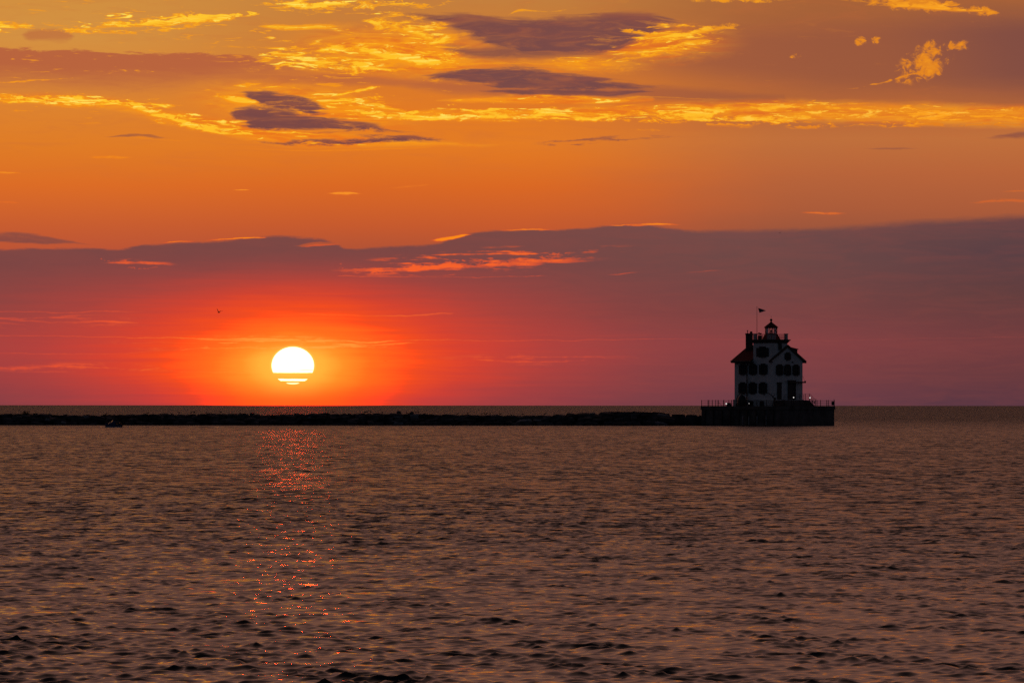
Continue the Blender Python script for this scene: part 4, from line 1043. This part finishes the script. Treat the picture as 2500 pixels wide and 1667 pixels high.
GP = [(261, 0), (362, 1), (420, 0), (438, 0), (468, 1), (475, 0), (504, 0), (539, 1), (587, 0), (677, 1), (683, 0), (700, 1), (814, 0), (891, 0), (897, 1), (905, 1), (933, 0), (994, 1), (1015, 0), (1021, 1), (1036, 1),
      (1118, 1), (1142, 0), (1176, 0), (1183, 1), (1188, 0), (1197, 1), (1214, 0), (1221, 1), (1249, 1), (1276, 0), (1330, 1)]
protos = [gull_standing(.35).build('gull', 'gull', smooth=True), gull_standing(1.0).build('gull', 'gull', smooth=True)]
used = [False, False]
left_n = [g for g in GP if g[0] < 664]; mid_n = [g for g in GP if 664 <= g[0] <= 860]; right_n = [g for g in GP if g[0] > 860]
def glabel(i, px, up):
    pose = 'gull with its neck up' if up else 'hunched gull'
    if px < 664: k = len(left_n) - 1 - [g[0] for g in left_n].index(px); return f'{pose} on the breakwater, {ORD[k]} left of the sun'
    if px <= 860: k = [g[0] for g in mid_n].index(px); return f'{pose} on the breakwater under the sun, {ORD[k]} from the left there'
    k = len(right_n) - 1 - [g[0] for g in right_n].index(px)
    return f'{pose} on the breakwater between sun and lighthouse, {ORD[k]} from the right'
bpy.context.view_layer.update()
for i, (px, up) in enumerate(GP):
    if used[up]: o = protos[up].copy(); COL.objects.link(o)
    else: o = protos[up]; used[up] = True
    # stand on whatever stone lies beneath
    x = bx_(px); y = DB - .5 + random.uniform(-.3, .3)
    ok, hit, nrm, idx_ = rub.ray_cast(Vector((x, y - DB, 20)), Vector((0, 0, -1)))
    zz = hit.z if ok else btop(px)
    o.location = (x, y, max(zz, btop(px) - .3)); o.rotation_euler = (0, 0, random.choice((0, math.pi)) + random.uniform(-.6, .6))
    s_ = random.uniform(1.0, 1.22); o.scale = (s_, s_, s_)
    tag(o, glabel(i, px, up), 'gull', 'gulls resting along the breakwater')
def fly(label, px, py, d, lw, rw, rot):
    o = gull_flying(lw, rw).build('gull', 'gull', smooth=False)
    o.location = ((px - 1250) / F_PX * d, d, CAM_H - (py - 989) / F_PX * d); o.rotation_euler = rot
    return tag(o, label, 'gull', 'gulls in flight')
fly('dark gull flying with raised wings above and left of the sun', 534, 763, 560, [(0, .0, .17), (.14, .22, .17), (.30, .50, .04)], [(0, 0, .17), (.24, .17, .16), (.60, .18, .04)], (0, 0, R(90 - 28)))
fly('tiny gull flying right of the sun at disc height', 942, 881, 1300, [(0, 0, .17), (.25, .05, .17), (.62, .02, .03)], [(0, 0, .17), (.25, .08, .17), (.6, .16, .03)], (R(8), 0, R(-80)))
fly('tiny gull flying high above the lighthouse against the purple cloud', 1904, 568, 1500, [(0, 0, .17), (.25, .05, .17), (.62, .02, .03)], [(0, 0, .17), (.25, .08, .17), (.6, .16, .03)], (R(-8), 0, R(60)))
fly('gull flying low over the breakwater below and right of the sun', 796, 1000, 850, [(0, 0, .16), (.2, .2, .16), (.45, .42, .03)], [(0, 0, .16), (.2, -.12, .16), (.45, -.30, .03)], (R(20), 0, R(100)))

# ------------------------------------------------------------------ motorboat
bd = 775.0
BS = .88
boat = thing('motorboat', 'small dark blue motorboat speeding left before the breakwater', 'motorboat', ((277 - 1250) / F_PX * bd, bd, 0), math.pi + R(12))
h_ = MB(); secs = [(-1.55, .62, .50, -.25), (-1.0, .68, .50, -.28), (0, .70, .55, -.28), (.8, .56, .64, -.22), (1.3, .30, .74, -.05), (1.62, .04, .84, .45)]
vs = []
for x, w_, t_, k_ in secs: vs += [(x, -w_, t_), (x, -w_ * .85, t_ * .3), (x, 0, k_), (x, w_ * .85, t_ * .3), (x, w_, t_), (x, 0, t_ - .02)]
fs = [(i * 6 + k, i * 6 + (k + 1) % 6, (i + 1) * 6 + (k + 1) % 6, (i + 1) * 6 + k) for i in range(5) for k in range(6)] + [(0, 1, 2, 3, 4, 5), (30, 35, 34, 33, 32, 31)]
h_.add(vs, fs); h_.build('hull', 'hull', boat)
c_ = MB(); c_.prism([(-.35, -.45, .5), (1.05, -.45, .62), (.75, -.45, .9), (.35, -.45, 1.02), (.05, -.45, 1.38), (-.30, -.45, 1.36)], (0, .9, 0)); c_.build('cabin', 'hull', boat)
w_ = MB(); w_.prism([(.36, -.40, 1.04), (.09, -.40, 1.33), (.11, -.40, 1.35), (.39, -.40, 1.06)], (0, .8, 0)); w_.build('windscreen', 'glass', boat)
w_ = MB(); w_.box(-.22, -.02, -.47, -.452, 1.02, 1.2); w_.box(-.22, -.02, .452, .47, 1.02, 1.2); w_.build('window', 'pale', boat)
m_ = MB(); m_.box(-1.78, -1.56, -.15, .15, -.1, .75); m_.box(-1.85, -1.5, -.2, .2, .72, .98); m_.build('outboard_motor', 'black', boat)
m_ = MB(); m_.box(-1.2, -.7, -.4, .4, .48, .78); m_.box(-1.28, -1.19, -.4, .4, .48, 1.0); m_.build('seat', 'black', boat)
m_ = MB(); m_.tube([(.95, -.42, .62), (1.45, -.12, 1.0), (1.58, 0, 1.04), (1.45, .12, 1.0), (.95, .42, .62)], .02, 6); m_.build('bow_rail', 'black', boat)
boat.scale = (BS, BS, BS)
# foam thrown up along the hull and left behind
M['foam'] = mat('foam', (.30, .28, .31), .9, var=.35, scale=1.5)
fm = MB(); rnd = random.Random(3)
def blobm(b_, x, y, z_, sx, sy, sz): b_.lathe([(sx * r_, sz * h2) for r_, h2 in ((1, 0), (.85, .5), (.5, .85), (.1, 1))], (x, y, z_), 8)
for k in range(90):
    t_ = rnd.random()
    blobm(fm, (277 - 1250) / F_PX * bd + 1.7 + t_ * 11, bd - .5 + rnd.gauss(0, .22 + t_ * .5), -.02, rnd.uniform(.12, .3), .2, rnd.uniform(.03, .08) * (1.3 - t_))
for k in range(60):
    blobm(fm, (277 - 1250) / F_PX * bd - 1.3 + rnd.random() * 2.8, bd - .75 + rnd.gauss(0, .08), -.02, rnd.uniform(.08, .2), .2, rnd.uniform(.10, .24))
fo_ = fm.build('wake_foam', 'foam', smooth=True); tag(fo_, 'thin line of grey foam behind the motorboat', None, kind='stuff')
